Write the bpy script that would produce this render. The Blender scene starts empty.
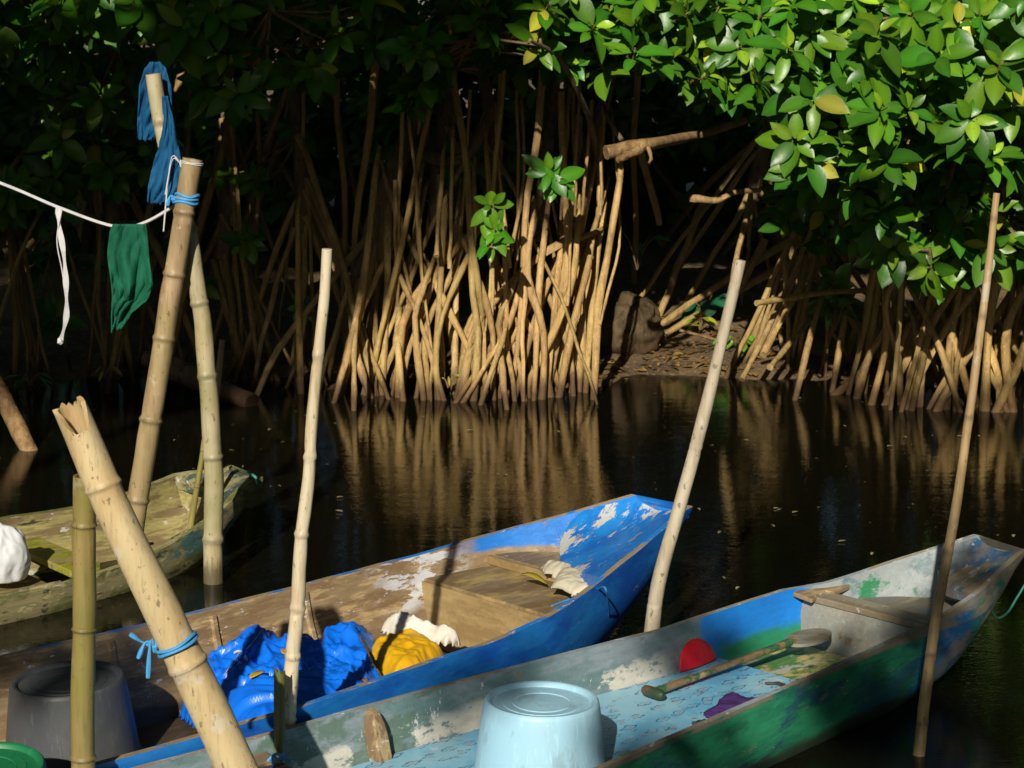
import bpy, bmesh, math, random
import numpy as np
from mathutils import Vector, Matrix, noise

rnd = random.Random(7)
nr = np.random.RandomState(11)
scene = bpy.context.scene
COL = scene.collection
PI = math.pi

# ------------------------------------------------------------------ survey of the place
# distances were worked out from the photograph: eye 1.8 m above the water, looking 10 degrees down
FOC, EYE, PITCH = 1900.0, 1.8, math.radians(10)

def at(px, py, z=None, Y=None):
    u = (px - 512) / FOC; v = (384 - py) / FOC
    d = (u, math.cos(PITCH) + v * math.sin(PITCH), -math.sin(PITCH) + v * math.cos(PITCH))
    t = (z - EYE) / d[2] if z is not None else Y / d[1]
    return Vector((d[0] * t, d[1] * t, EYE + d[2] * t))

SUN_AZ, SUN_EL = math.radians(10), math.radians(28)
LDIR = Vector((math.sin(SUN_AZ) * math.cos(SUN_EL), math.cos(SUN_AZ) * math.cos(SUN_EL), -math.sin(SUN_EL)))

def srgb(h):
    h = h.lstrip('#')
    r = []
    for i in (0, 2, 4):
        c = int(h[i:i + 2], 16) / 255
        r.append(c / 12.92 if c <= .04045 else ((c + .055) / 1.055) ** 2.4)
    return (r[0], r[1], r[2], 1)

# ------------------------------------------------------------------ materials
class NT:
    def __init__(s, name):
        s.m = bpy.data.materials.new(name); s.m.use_nodes = True
        s.t = s.m.node_tree; s.t.nodes.clear()
        s.out = s.n('ShaderNodeOutputMaterial')
        s.co = s.n('ShaderNodeTexCoord').outputs['Object']
    def n(s, kind, **kw):
        x = s.t.nodes.new(kind)
        for k, v in kw.items():
            if hasattr(x, k): setattr(x, k, v)
        return x
    def l(s, a, b): s.t.links.new(a, b)
    def val(s, sock, v):
        if isinstance(v, (int, float, tuple, list)): sock.default_value = v
        else: s.l(v, sock)
    def math(s, op, a, b=0.0, clamp=False):
        x = s.n('ShaderNodeMath', operation=op); x.use_clamp = clamp
        s.val(x.inputs[0], a); s.val(x.inputs[1], b); return x.outputs[0]
    def noise(s, scale, detail=5, rough=.6, stretch=(1, 1, 1), off=(0, 0, 0), co=None, dist=0):
        mp = s.n('ShaderNodeMapping'); s.l(co or s.co, mp.inputs[0])
        mp.inputs['Scale'].default_value = stretch; mp.inputs['Location'].default_value = off
        x = s.n('ShaderNodeTexNoise'); s.l(mp.outputs[0], x.inputs['Vector'])
        x.inputs['Scale'].default_value = scale; x.inputs['Detail'].default_value = detail
        x.inputs['Roughness'].default_value = rough; x.inputs['Distortion'].default_value = dist
        return x.outputs['Fac']
    def step(s, v, a, b):
        x = s.n('ShaderNodeMapRange'); x.interpolation_type = 'SMOOTHSTEP'
        s.val(x.inputs['Value'], v)
        x.inputs['From Min'].default_value = a; x.inputs['From Max'].default_value = b
        return x.outputs['Result']
    def mix(s, f, a, b, mode='MIX'):
        x = s.n('ShaderNodeMix', data_type='RGBA', blend_type=mode)
        s.val(x.inputs[0], f); s.val(x.inputs[6], a); s.val(x.inputs[7], b); return x.outputs[2]
    def xyz(s, co=None):
        x = s.n('ShaderNodeSeparateXYZ'); s.l(co or s.co, x.inputs[0]); return x.outputs
    def attr(s, name):
        x = s.n('ShaderNodeAttribute'); x.attribute_name = name; return x.outputs['Color']
    def bsdf(s, color, rough=.6, bump=None, bstr=.3, bdist=.01, spec=.5, **kw):
        p = s.n('ShaderNodeBsdfPrincipled')
        s.val(p.inputs['Base Color'], color); s.val(p.inputs['Roughness'], rough)
        p.inputs['Specular IOR Level'].default_value = spec
        for k, v in kw.items(): s.val(p.inputs[k], v)
        if bump is not None:
            b = s.n('ShaderNodeBump'); b.inputs['Strength'].default_value = bstr; b.inputs['Distance'].default_value = bdist
            s.l(bump, b.inputs['Height']); s.l(b.outputs[0], p.inputs['Normal'])
        s.p = p
        return p.outputs[0]
    def done(s, sh):
        s.l(sh, s.out.inputs['Surface']); return s.m

def painted(name, base, layers, rough=.55, grain=(1, 12, 12), gscale=6, gamt=.35, bstr=.35, spec=.4, grain2=None):
    """weathered board: wood grain, then layers of paint / bare wood / dirt laid over it.
    layer = dict(c=colour, s=noise scale, t=threshold, w=softness, st=stretch, r=[(axis, lo, hi, soft)...], a=amount)"""
    q = NT(name)
    g = q.noise(gscale, 7, .65, grain)
    fine = q.noise(70, 3, .6, (grain[0] * .3, 1, 1))
    col = q.mix(q.math('MULTIPLY', q.step(g, .35, .7), gamt), base, tuple(c * .35 for c in base[:3]) + (1,))
    h = q.math('MULTIPLY', g, .6)
    ax = q.xyz()
    warp = q.noise(9, 4, .6)
    for i, L in enumerate(layers):
        n = q.noise(L.get('s', 6), L.get('d', 8), L.get('rg', .7), L.get('st', (1, 2, 2)), (i * 3.7 + 1.3, i * 1.9, i * 5.1))
        f = q.step(n, L['t'] - L.get('w', .02), L['t'] + L.get('w', .02))
        for (a, lo, hi, so) in L.get('r', []):
            c = q.math('ADD', ax[a], q.math('MULTIPLY', q.math('SUBTRACT', warp, .5), so * 3))
            f = q.math('MULTIPLY', f, q.math('MULTIPLY', q.step(c, lo - so, lo + so), q.math('SUBTRACT', 1, q.step(c, hi - so, hi + so))))
        f = q.math('MULTIPLY', f, L.get('a', 1.0))
        col = q.mix(f, col, L['c'])
        h = q.math('ADD', h, q.math('MULTIPLY', f, .5))
    col = q.mix(.5, col, q.mix(fine, (.45, .45, .45, 1), (1.25, 1.25, 1.25, 1)), 'MULTIPLY')
    h = q.math('ADD', h, q.math('MULTIPLY', fine, .25))
    return q.done(q.bsdf(col, q.math('ADD', rough - .12, q.math('MULTIPLY', g, .25)), h, bstr, .006, spec))

def leaf_mat():
    q = NT('mangrove_leaf')
    a = q.attr('tint')
    bl = q.noise(9, 4, .6)
    c = q.mix(q.math('MULTIPLY', q.step(bl, .55, .75), .35), a, (.10, .13, .02, 1))
    c = q.mix(q.math('MULTIPLY', q.step(q.noise(38, 4, .6, off=(2, 6, 1)), .66, .7), .7), c, (.12, .08, .025, 1))
    geo = q.n('ShaderNodeNewGeometry')
    c = q.mix(q.math('MULTIPLY', geo.outputs['Backfacing'], .45), c, (.14, .2, .06, 1))
    s1 = q.bsdf(c, .38, q.noise(60, 2), .15, .004, .5)
    tr = q.n('ShaderNodeBsdfTranslucent'); q.l(q.mix(1, c, (1.3, 1.5, .5, 1), 'MULTIPLY'), tr.inputs[0])
    mx = q.n('ShaderNodeMixShader'); mx.inputs[0].default_value = .2
    q.l(s1, mx.inputs[1]); q.l(tr.outputs[0], mx.inputs[2])
    return q.done(mx.outputs[0])

def root_mat(name, base, dark, wet=True):
    q = NT(name)
    geo = q.n('ShaderNodeNewGeometry').outputs['Position']
    n = q.noise(14, 6, .65, (1, 1, .3), co=geo); n2 = q.noise(75, 4, .7, (1, 1, .55), co=geo); n3 = q.noise(34, 5, .7, (1.6, 1.6, .35), co=geo)
    c = q.mix(q.step(n, .38, .68), base, dark)
    c = q.mix(q.math('MULTIPLY', q.step(n3, .5, .66), .6), c, tuple(x * .6 for x in dark[:3]) + (1,))
    c = q.mix(q.math('MULTIPLY', q.step(n2, .56, .68), .5), c, tuple(min(.7, x * 1.5) for x in base[:3]) + (1,))
    n2 = q.math('ADD', n2, n3)
    if wet:
        z = q.math('ADD', q.xyz(geo)[2], q.math('MULTIPLY', q.math('SUBTRACT', n, .5), .25))
        f = q.math('SUBTRACT', 1, q.step(z, .04, .17))
        c = q.mix(q.math('MULTIPLY', f, .85), c, (.05, .024, .013, 1))
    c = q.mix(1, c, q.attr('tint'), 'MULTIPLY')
    return q.done(q.bsdf(c, .72, q.math('ADD', n, n2), .7, .008, .25))

def bamboo_mat(name, base, stain, green=0.0):
    q = NT(name)
    n = q.noise(5, 5, .6, (3, 3, .5)); n2 = q.noise(40, 4, .7, (3, 3, .25)); n3 = q.noise(11, 4, .6, off=(4, 2, 1))
    c = q.mix(q.math('MULTIPLY', q.step(n, .42, .68), .75), base, stain)
    c = q.mix(q.math('MULTIPLY', q.step(n2, .5, .72), .4), c, tuple(x * .45 for x in stain[:3]) + (1,))
    c = q.mix(q.math('MULTIPLY', q.step(n3, .6, .68), .45), c, (.6, .58, .5, 1))
    sp_ = q.noise(55, 4, .6, (1.4, 1.4, .7), (9, 4, 2))
    c = q.mix(q.math('MULTIPLY', q.step(sp_, .62, .68), .65), c, (.09, .06, .03, 1))
    if green: c = q.mix(q.math('MULTIPLY', q.step(q.noise(4, 3, .5, off=(7, 1, 3)), .4, .6), green), c, (.16, .17, .03, 1))
    zz = q.math('ADD', q.xyz(q.n('ShaderNodeNewGeometry').outputs['Position'])[2], q.math('MULTIPLY', q.math('SUBTRACT', n2, .5), .12))
    c = q.mix(q.math('MULTIPLY', q.math('SUBTRACT', 1, q.step(zz, .03, .11)), .8), c, (.045, .04, .018, 1))   # waterline slime
    c = q.mix(1, c, q.attr('tint'), 'MULTIPLY')
    return q.done(q.bsdf(c, .48, q.math('ADD', n2, q.math('MULTIPLY', n, .5)), .2, .004, .4))

def cloth_mat(name, base, dark, scale=8, rough=.6, spec=.3, sheen=0.0, trans=0.0, wov=True):
    q = NT(name)
    n = q.noise(scale, 6, .6); n2 = q.noise(scale * 14, 3, .6)
    c = q.mix(q.math('MULTIPLY', q.step(n, .45, .75), .6), base, dark)
    s = q.bsdf(c, rough, q.math('ADD', q.math('MULTIPLY', n2, .3), n), .25, .008, spec)
    if trans:
        tr = q.n('ShaderNodeBsdfTranslucent'); q.l(c, tr.inputs[0])
        mx = q.n('ShaderNodeMixShader'); mx.inputs[0].default_value = trans
        q.l(s, mx.inputs[1]); q.l(tr.outputs[0], mx.inputs[2]); s = mx.outputs[0]
    return q.done(s)

def plastic_mat(name, base, dirt, rough=.35, amt=.5, dscale=7):
    q = NT(name)
    n = q.noise(dscale, 7, .7); n2 = q.noise(45, 4, .6, (1, 1, .15))
    c = q.mix(q.math('MULTIPLY', q.step(n, .48, .7), amt), base, dirt)
    c = q.mix(q.math('MULTIPLY', q.step(n2, .55, .7), .18), c, tuple(min(1, x * 1.6 + .05) for x in base[:3]) + (1,))
    g_ = q.noise(16, 6, .7, (1, 1, .35), (3, 8, 2)); sc_ = q.noise(130, 3, .6, (1, 1, .08), (5, 1, 7))
    c = q.mix(q.math('MULTIPLY', q.step(g_, .52, .64), amt * .75), c, tuple(x * .45 for x in dirt[:3]) + (1,))
    c = q.mix(q.math('MULTIPLY', q.step(sc_, .62, .68), .3), c, tuple(min(1, x * 1.3 + .08) for x in base[:3]) + (1,))
    return q.done(q.bsdf(c, q.math('ADD', rough, q.math('MULTIPLY', g_, .3)), q.math('ADD', n2, sc_), .1, .003, .45))

M = {}
M['leaf'] = leaf_mat()
M['root'] = root_mat('prop_root_bark', (.52, .365, .15, 1), (.34, .22, .085, 1))
M['trunk'] = root_mat('mangrove_bark', (.20, .15, .085, 1), (.09, .065, .04, 1))
M['twig'] = root_mat('twig_bark', (.22, .15, .07, 1), (.11, .08, .03, 1), False)
M['cutlog'] = root_mat('cut_limb_bark', (.36, .23, .10, 1), (.17, .10, .045, 1), False)
M['bam_tan'] = bamboo_mat('bamboo_tan', (.56, .45, .25, 1), (.43, .29, .13, 1))
M['bam_brown'] = bamboo_mat('bamboo_brown', (.40, .29, .16, 1), (.22, .14, .07, 1), .25)
M['bam_olive'] = bamboo_mat('bamboo_olive', (.36, .27, .10, 1), (.17, .13, .04, 1), .65)
M['bam_pale'] = bamboo_mat('bamboo_weathered_pale', (.46, .40, .26, 1), (.34, .26, .10, 1), .5)
M['bam_stake'] = bamboo_mat('bamboo_old_stake', (.27, .20, .07, 1), (.12, .085, .03, 1), .5)
M['stick_white'] = bamboo_mat('bare_stick', (.60, .52, .37, 1), (.42, .31, .16, 1))
M['stick_grey'] = bamboo_mat('grey_stick', (.48, .42, .31, 1), (.33, .26, .17, 1))
M['stick_tan'] = bamboo_mat('tan_stick', (.42, .30, .15, 1), (.27, .18, .08, 1))

# ------------------------------------------------------------------ mesh builder
class MB:
    def __init__(s): s.v = []; s.f = []; s.mi = []; s.tint = []; s.cur = (1, 1, 1)
    def add(s, vs, fs, mi=0, tint=None):
        o = len(s.v); s.v += [tuple(p) for p in vs]
        s.f += [tuple(i + o for i in f) for f in fs]; s.mi += [mi] * len(fs)
        s.tint += [tint or s.cur] * len(vs)
    def tube(s, pts, rad, k=8, cap=True, mi=0, wob=0, tints=None, seed=0):
        pts = [Vector(p) for p in pts]; n = len(pts)
        if not hasattr(rad, '__len__'): rad = [rad] * n
        o = len(s.v); up = Vector((.13, .31, .94))
        prev = None
        for i, p in enumerate(pts):
            d = (pts[min(i + 1, n - 1)] - pts[max(i - 1, 0)]).normalized()
            if prev is None:
                a = d.cross(Vector((0, 1, 0)) if abs(d.y) < .8 else up).normalized()
            else:
                a = (prev - d * prev.dot(d)).normalized()
            prev = a; b = d.cross(a)
            for j in range(k):
                th = 2 * PI * j / k
                r = rad[i] * (1 + (wob * noise.noise(Vector((math.cos(th) * 1.3 + seed, math.sin(th) * 1.3, i * .35 + seed))) if wob else 0))
                s.v.append(tuple(p + (a * math.cos(th) + b * math.sin(th)) * r)); s.tint.append(tints[i] if tints else s.cur)
        for i in range(n - 1):
            for j in range(k):
                s.f.append((o + i * k + j, o + i * k + (j + 1) % k, o + (i + 1) * k + (j + 1) % k, o + (i + 1) * k + j)); s.mi.append(mi)
        if cap:
            s.f.append(tuple(o + j for j in range(k))[::-1]); s.mi.append(mi)
            s.f.append(tuple(o + (n - 1) * k + j for j in range(k))); s.mi.append(mi)
    def lathe(s, prof, k=48, c=(0, 0, 0), mi=0):
        o = len(s.v)
        for (r, z) in prof:
            for j in range(k):
                th = 2 * PI * j / k
                s.v.append((c[0] + r * math.cos(th), c[1] + r * math.sin(th), c[2] + z)); s.tint.append(s.cur)
        for i in range(len(prof) - 1):
            for j in range(k):
                s.f.append((o + i * k + j, o + i * k + (j + 1) % k, o + (i + 1) * k + (j + 1) % k, o + (i + 1) * k + j)); s.mi.append(mi)
    def slab(s, top, th, mi=0):
        """a board from its top outline (any polygon of 3-D points), thickness downwards"""
        n = len(top); top = [Vector(p) for p in top]
        bot = [p - Vector((0, 0, th)) for p in top]
        s.add(top + bot, [tuple(range(n)), tuple(range(2 * n - 1, n - 1, -1))] + [(i, i + n, (i + 1) % n + n, (i + 1) % n) for i in range(n)], mi)
    def build(s, name, mat, parent=None, smooth=True, ang=40, bevel=0, origin=None, normals=True):
        me = bpy.data.meshes.new(name)
        v = s.v
        if origin is not None: v = [(p[0] - origin[0], p[1] - origin[1], p[2] - origin[2]) for p in v]
        me.from_pydata(v, [], s.f)
        mats = mat if isinstance(mat, (list, tuple)) else [mat]
        for m in mats: me.materials.append(m)
        me.polygons.foreach_set('material_index', s.mi)
        at_ = me.attributes.new('tint', 'FLOAT_COLOR', 'POINT')
        at_.data.foreach_set('color', np.array([(t[0], t[1], t[2], 1) for t in s.tint], dtype=np.float32).ravel())
        if normals:
            bm = bmesh.new(); bm.from_mesh(me)
            bmesh.ops.recalc_face_normals(bm, faces=bm.faces); bm.to_mesh(me); bm.free()
        if smooth:
            me.polygons.foreach_set('use_smooth', [True] * len(me.polygons)); me.set_sharp_from_angle(angle=math.radians(ang))
        me.update()
        ob = bpy.data.objects.new(name, me); COL.objects.link(ob)
        if parent is not None: ob.parent = parent
        elif origin is not None: ob.location = origin
        if bevel:
            b = ob.modifiers.new('b', 'BEVEL'); b.width = bevel; b.segments = 2; b.limit_method = 'ANGLE'
        return ob

def tag(o, label=None, cat=None, group=None, kind=None):
    if label: o['label'] = label
    if cat: o['category'] = cat
    if group: o['group'] = group
    if kind: o['kind'] = kind
    return o

def empty(name, loc, label, cat, group=None, rz=0):
    o = bpy.data.objects.new(name, None); COL.objects.link(o)
    o.empty_display_size = .1; o.location = loc; o.rotation_euler = (0, 0, rz)
    return tag(o, label, cat, group)

def spline(pts, n):
    """Catmull-Rom through pts"""
    P = [Vector(p) for p in pts]; P = [P[0] * 2 - P[1]] + P + [P[-1] * 2 - P[-2]]
    out = []; m = len(P) - 3
    for i in range(n):
        t = i / (n - 1) * m; k = min(int(t), m - 1); t -= k
        a, b, c, d = P[k:k + 4]
        out.append(.5 * ((2 * b) + (c - a) * t + (2 * a - 5 * b + 4 * c - d) * t * t + (3 * b - a - 3 * c + d) * t ** 3))
    return out

# ------------------------------------------------------------------ leaves (numpy)
def leaf_template(ns):
    vs = []; fs = []
    for i in range(ns + 1):
        t = i / ns
        w = .245 * math.sin(PI * min(1, max(.0, t * .97 + .03)) ** .95) ** .72 if 0 < i < ns else (.022 if i == 0 else .008)
        zc = -.16 * t * t
        vs += [(t, -w, zc + w * .32), (t, 0, zc), (t, w, zc + w * .32)]
    for i in range(ns):
        for j in (0, 1):
            a = i * 3 + j; fs.append((a, a + 3, a + 4, a + 1))
    return np.array(vs), np.array(fs)
LT = {k: leaf_template(k) for k in (3, 6)}

class Leaves:
    def __init__(s, ns=6): s.ns = ns; s.fr = []; s.size = []; s.tint = []
    def leaf(s, p, d, nrm, size, tint, wid=1.0):
        d = d.normalized(); y = nrm.cross(d).normalized(); z = d.cross(y)
        s.fr.append((p, d, y * wid, z)); s.size.append(size); s.tint.append(tint)
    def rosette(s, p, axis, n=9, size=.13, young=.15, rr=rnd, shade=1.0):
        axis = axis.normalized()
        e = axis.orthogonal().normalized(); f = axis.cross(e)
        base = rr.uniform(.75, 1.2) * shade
        a0 = rr.uniform(0, 6.3)
        for i in range(n):
            a = a0 + i * 2.4 + rr.uniform(-.3, .3)
            fr = i / max(1, n - 1)
            tilt = math.radians(rr.uniform(28, 50) if fr > .75 else rr.uniform(55, 105))
            side = e * math.cos(a) + f * math.sin(a)
            d = axis * math.cos(tilt) + side * math.sin(tilt) + Vector((0, 0, -.12 + rr.uniform(-.12, .12)))
            nrm = axis * math.sin(tilt) - side * math.cos(tilt) + Vector((rr.uniform(-.35, .35), rr.uniform(-.35, .35), rr.uniform(-.2, .4)))
            sz = size * rr.uniform(.58, 1.18) * (.72 if fr > .75 else 1)
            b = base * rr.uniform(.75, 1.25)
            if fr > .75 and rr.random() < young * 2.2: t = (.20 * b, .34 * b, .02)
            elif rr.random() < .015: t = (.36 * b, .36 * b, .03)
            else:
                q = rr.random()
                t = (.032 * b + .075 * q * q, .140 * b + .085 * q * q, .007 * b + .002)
            s.leaf(p + side * .012 - axis * (.05 * (1 - fr)), d, nrm, sz, t, rr.uniform(.85, 1.2))
    def build(s, name, parent, origin=(0, 0, 0)):
        T, Fc = LT[s.ns]; n = len(s.fr); k = len(T)
        P = np.array([f[0] for f in s.fr]) - np.array(origin)
        R = np.array([[f[1], f[2], f[3]] for f in s.fr])          # n,3,3 rows = local axes
        S = np.array(s.size)
        curl = nr.uniform(-.6, 2.0, n)
        TT = np.repeat(T[None], n, 0).copy(); TT[:, :, 2] *= 1.0
        TT[:, :, 2] += -(.10 * curl)[:, None] * T[None, :, 0] ** 2
        TT[:, :, 2] += (nr.uniform(-.05, .05, n))[:, None] * np.sin(T[None, :, 0] * 7) * np.sign(T[None, :, 1])
        TT *= S[:, None, None]
        V = np.einsum('nki,nij->nkj', TT, R) + P[:, None, :]
        Fa = (Fc[None] + (np.arange(n) * k)[:, None, None]).reshape(-1, 4)
        me = bpy.data.meshes.new(name)
        me.from_pydata(V.reshape(-1, 3).tolist(), [], Fa.tolist())
        C = np.ones((n, k, 4), np.float32); C[:, :, :3] = np.array(s.tint)[:, None, :]
        C[:, :, :3] *= (1 + .35 * (np.abs(T[None, :, 1:2]) < .001))  # paler midrib
        a = me.attributes.new('tint', 'FLOAT_COLOR', 'POINT'); a.data.foreach_set('color', C.ravel())
        me.polygons.foreach_set('use_smooth', [True] * len(me.polygons))
        me.materials.append(M['leaf']); me.update()
        ob = bpy.data.objects.new(name, me); COL.objects.link(ob); ob.parent = parent
        return ob

# ------------------------------------------------------------------ camera, light, world
cam = bpy.data.cameras.new('camera'); co = bpy.data.objects.new('camera', cam); COL.objects.link(co)
co.location = (0, 0, EYE); co.rotation_euler = (math.radians(90) - PITCH, 0, 0)
cam.sensor_width = 36; cam.lens = FOC / 1024 * 36; cam.clip_end = 2000; cam.clip_start = .05
cam.dof.use_dof = True; cam.dof.focus_distance = 5.2; cam.dof.aperture_fstop = 15
scene.camera = co
sun = bpy.data.lights.new('sun', 'SUN'); sun.energy = 5.0; sun.angle = math.radians(.55); sun.color = (1, .92, .79)
so = bpy.data.objects.new('sun', sun); COL.objects.link(so); so.rotation_euler = LDIR.to_track_quat('-Z', 'Y').to_euler(); so.location = (0, -3, 12)
w = bpy.data.worlds.new('World'); scene.world = w; w.use_nodes = True
sk = w.node_tree.nodes.new('ShaderNodeTexSky'); sk.sky_type = 'NISHITA'; sk.sun_disc = False
sk.sun_elevation = SUN_EL; sk.sun_rotation = PI + SUN_AZ
w.node_tree.links.new(sk.outputs[0], w.node_tree.nodes['Background'].inputs[0])
w.node_tree.nodes['Background'].inputs[1].default_value = .05
scene.view_settings.view_transform = 'Standard'; scene.view_settings.look = 'None'
scene.view_settings.exposure = .12; scene.view_settings.gamma = 1
scene.cycles.max_bounces = 6; scene.cycles.transparent_max_bounces = 4
scene.cycles.sample_clamp_indirect = 3

# ------------------------------------------------------------------ ground and water
def shore(x):
    return 10.05 + .25 * noise.noise(Vector((x * .7, 2.3, 0))) - .25 * max(0, min(1, (x - 1.7) / .8)) + .35 * max(0, 1 - abs(x - .95) / .5)
def ground_z(x, y):
    s = shore(x)
    if y > s - 1:
        t = y - s
        z = -.02 + (.30 * t if t < 0 else .085 * t if t < 5 else .425 + .02 * (t - 5))
        z = max(z, -.6)
        z += .05 * noise.noise(Vector((x * 2.2, y * 2.2, 4))) + .02 * noise.noise(Vector((x * 8, y * 8, 1)))
        gap = max(0, min(1, 1.6 - abs(x - 1.0) / .5))
        z += .17 * gap * max(0, min(1, t / 1.6))
        if y > 16: z += (y - 16) * .004
        return z
    if y < 2.3: return min(.5, -.6 + (2.3 - y) * .5) + .04 * noise.noise(Vector((x, y, 3)))
    return -.6
xs = sorted(set([-900, -300, -100, -40, -20, -12, -8] + [round(-6 + i * .12, 3) for i in range(101)] + [8, 12, 20, 40, 100, 300, 900]))
ys = sorted(set([-900, -300, -100, -40, -15, -8, -4, -2, 0, 1, 2, 2.3, 3.5, 5, 7, 8.5] + [round(8.9 + i * .09, 3) for i in range(60)] + [14.5, 15, 16, 18, 22, 30, 50, 100, 300, 900]))
g = MB(); nx = len(xs)
g.add([(x, y, ground_z(x, y)) for y in ys for x in xs], [(j * nx + i, j * nx + i + 1, (j + 1) * nx + i + 1, (j + 1) * nx + i) for j in range(len(ys) - 1) for i in range(nx - 1)])
q = NT('mud_and_leaf_litter')
n1 = q.noise(3, 7, .65); n2 = q.noise(26, 5, .7); n3 = q.noise(60, 3, .6, off=(3, 1, 0))
c = q.mix(q.step(n1, .4, .65), (.17, .115, .06, 1), (.08, .055, .03, 1))
c = q.mix(q.step(n2, .54, .62), c, (.26, .17, .08, 1))
c = q.mix(q.math('MULTIPLY', q.step(n3, .6, .66), .7), c, (.26, .16, .06, 1))
tag(g.build('mud_bank', q.done(q.bsdf(c, .7, q.math('ADD', n2, n3), .8, .02, .4))), kind='structure')

wt = MB(); wt.add([(-900, -900, 0), (900, -900, 0), (900, 900, 0), (-900, 900, 0)], [(0, 1, 2, 3)])
# water lies only in the creek: the land rises above it either side
q = NT('creek_water')
geo = q.n('ShaderNodeNewGeometry').outputs['Position']
b1 = q.noise(5, 3, .5, (1, 2.2, 1), co=geo); b2 = q.noise(38, 2, .5, (1, 2.6, 1), co=geo); b3 = q.noise(1.3, 2, .5, co=geo)
calm = q.step(q.noise(.9, 2, .5, co=geo, off=(2, 5, 0)), .35, .65)
h = q.math('ADD', q.math('MULTIPLY', b1, .18), q.math('MULTIPLY', b2, q.math('ADD', .06, q.math('MULTIPLY', calm, .05))))
h = q.math('ADD', h, q.math('MULTIPLY', b3, .5))
murk = q.mix(q.noise(1.5, 4, .6, co=geo), (.0025, .0028, .0015, 1), (.006, .0055, .0025, 1))
sh = q.bsdf(murk, .03, h, .30, .02, .5, IOR=1.33)
tag(wt.build('water', q.done(sh)), kind='structure')

# ------------------------------------------------------------------ poles
def bamboo(name, pts, r0, r1, mat, label, cat='pole', nodes=8, group=None, broken=False, at_nodes=None, wob=.05, seed=1, nodebulge=.12, k=20, hollow=True, dark=.6):
    """pts from foot to top"""
    n = nodes * 8 + 1
    path = spline(pts, n) if len(pts) > 2 else [Vector(pts[0]).lerp(Vector(pts[1]), i / (n - 1)) for i in range(n)]
    rr = random.Random(seed); b = MB(); rad = []; tn = []
    sd = rr.uniform(0, 50)
    # node positions, unevenly spaced
    cuts = []; u = rr.uniform(.3, .8) / nodes
    while u < .97: cuts.append(u); u += rr.uniform(.8, 1.25) / nodes
    if at_nodes: cuts = at_nodes
    ts = sorted(set([i / (n - 1) for i in range(n)] + [min(1, max(0, c + e)) for c in cuts for e in (-.012, -.007, -.0035, 0, .0035, .007, .012)]))
    full = []
    for t in ts:
        x = t * (n - 1); i = min(int(x), n - 2); full.append(path[i].lerp(path[i + 1], x - i))
        near = min([abs(t - c) for c in cuts] or [1])
        r = r0 + (r1 - r0) * t
        nb = math.exp(-(near / (.0045 if not broken else .008)) ** 2)
        rad.append(r * (1 + nodebulge * nb - .03 * math.exp(-(near / .02) ** 2) * (1 - nb) + .03 * noise.noise(Vector((t * 9, sd, 0)))))
        tone = 1 - (1 - dark) * nb + .12 * noise.noise(Vector((t * 5, sd, 3)))
        tn.append((tone, tone, tone))
    full = [p + Vector((noise.noise(Vector((t * nodes, sd, 0))), noise.noise(Vector((t * nodes, sd, 9))), 0)) * r0 * .25 for t, p in zip(ts, full)]
    b.tube(full, rad, k, cap=not hollow, wob=wob, tints=tn, seed=sd)
    o = len(b.v) - k
    if hollow:
        top = full[-1]; d = (full[-1] - full[-3]).normalized()
        if broken:
            for j in range(k):
                fc = (top - Vector(b.v[o + j])).normalized().dot(Vector((-.35, .93, 0)));  e = -.07 * max(0, fc) ** 2 + .007 * rr.random() + .016 * noise.noise(Vector((j * .6, 3, 1))) + .012
                b.v[o + j] = tuple(Vector(b.v[o + j]) + d * e)
        ring = [Vector(b.v[o + j]) for j in range(k)]
        inn = [top + (p - top) * .72 for p in ring]; inn = [p + d * (ring[j] - p).dot(d) for j, p in enumerate(inn)]
        low = [top + (p - top - d * (p - top).dot(d)) * .98 - d * (.13 if broken else .10) for p in inn]
        b.add(ring + inn + low, [(j, (j + 1) % k, k + (j + 1) % k, k + j) for j in range(k)] + [(k + j, k + (j + 1) % k, 2 * k + (j + 1) % k, 2 * k + j) for j in range(k)] + [tuple(2 * k + j for j in range(k))], tint=(.8, .75, .7))
    org = Vector(pts[0])
    return tag(b.build(name, mat, None, True, 50, origin=org), label, cat, group)

def ext(a, b, s):  # run the foot of a pole s times further down below what shows
    return a + (a - b) * s

# poles standing at the moored boats
pA0, pA1 = at(127, 566, Y=6.22), at(193, 159, Y=6.22)
poleA = bamboo('bamboo_pole', [ext(pA0, pA1, .12), pA1], .037, .033, M['bam_brown'], 'brown bamboo mooring pole leaning right, a blue tie below its flat top', nodes=6, seed=3)
pB = [at(p[0], p[1], Y=p[2]) for p in ((214.5, 600, 6.295), (213, 500, 6.295), (211, 430, 6.295), (205, 350, 6.295), (197, 280, 6.295), (183, 212, 6.295), (166, 145, 6.295), (153, 74, 6.295))]
poleB = bamboo('bamboo_pole', pB, .034, .026, M['bam_pale'], 'bent pale bamboo pole with a blue rag over its top', nodes=8, seed=5)
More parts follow.
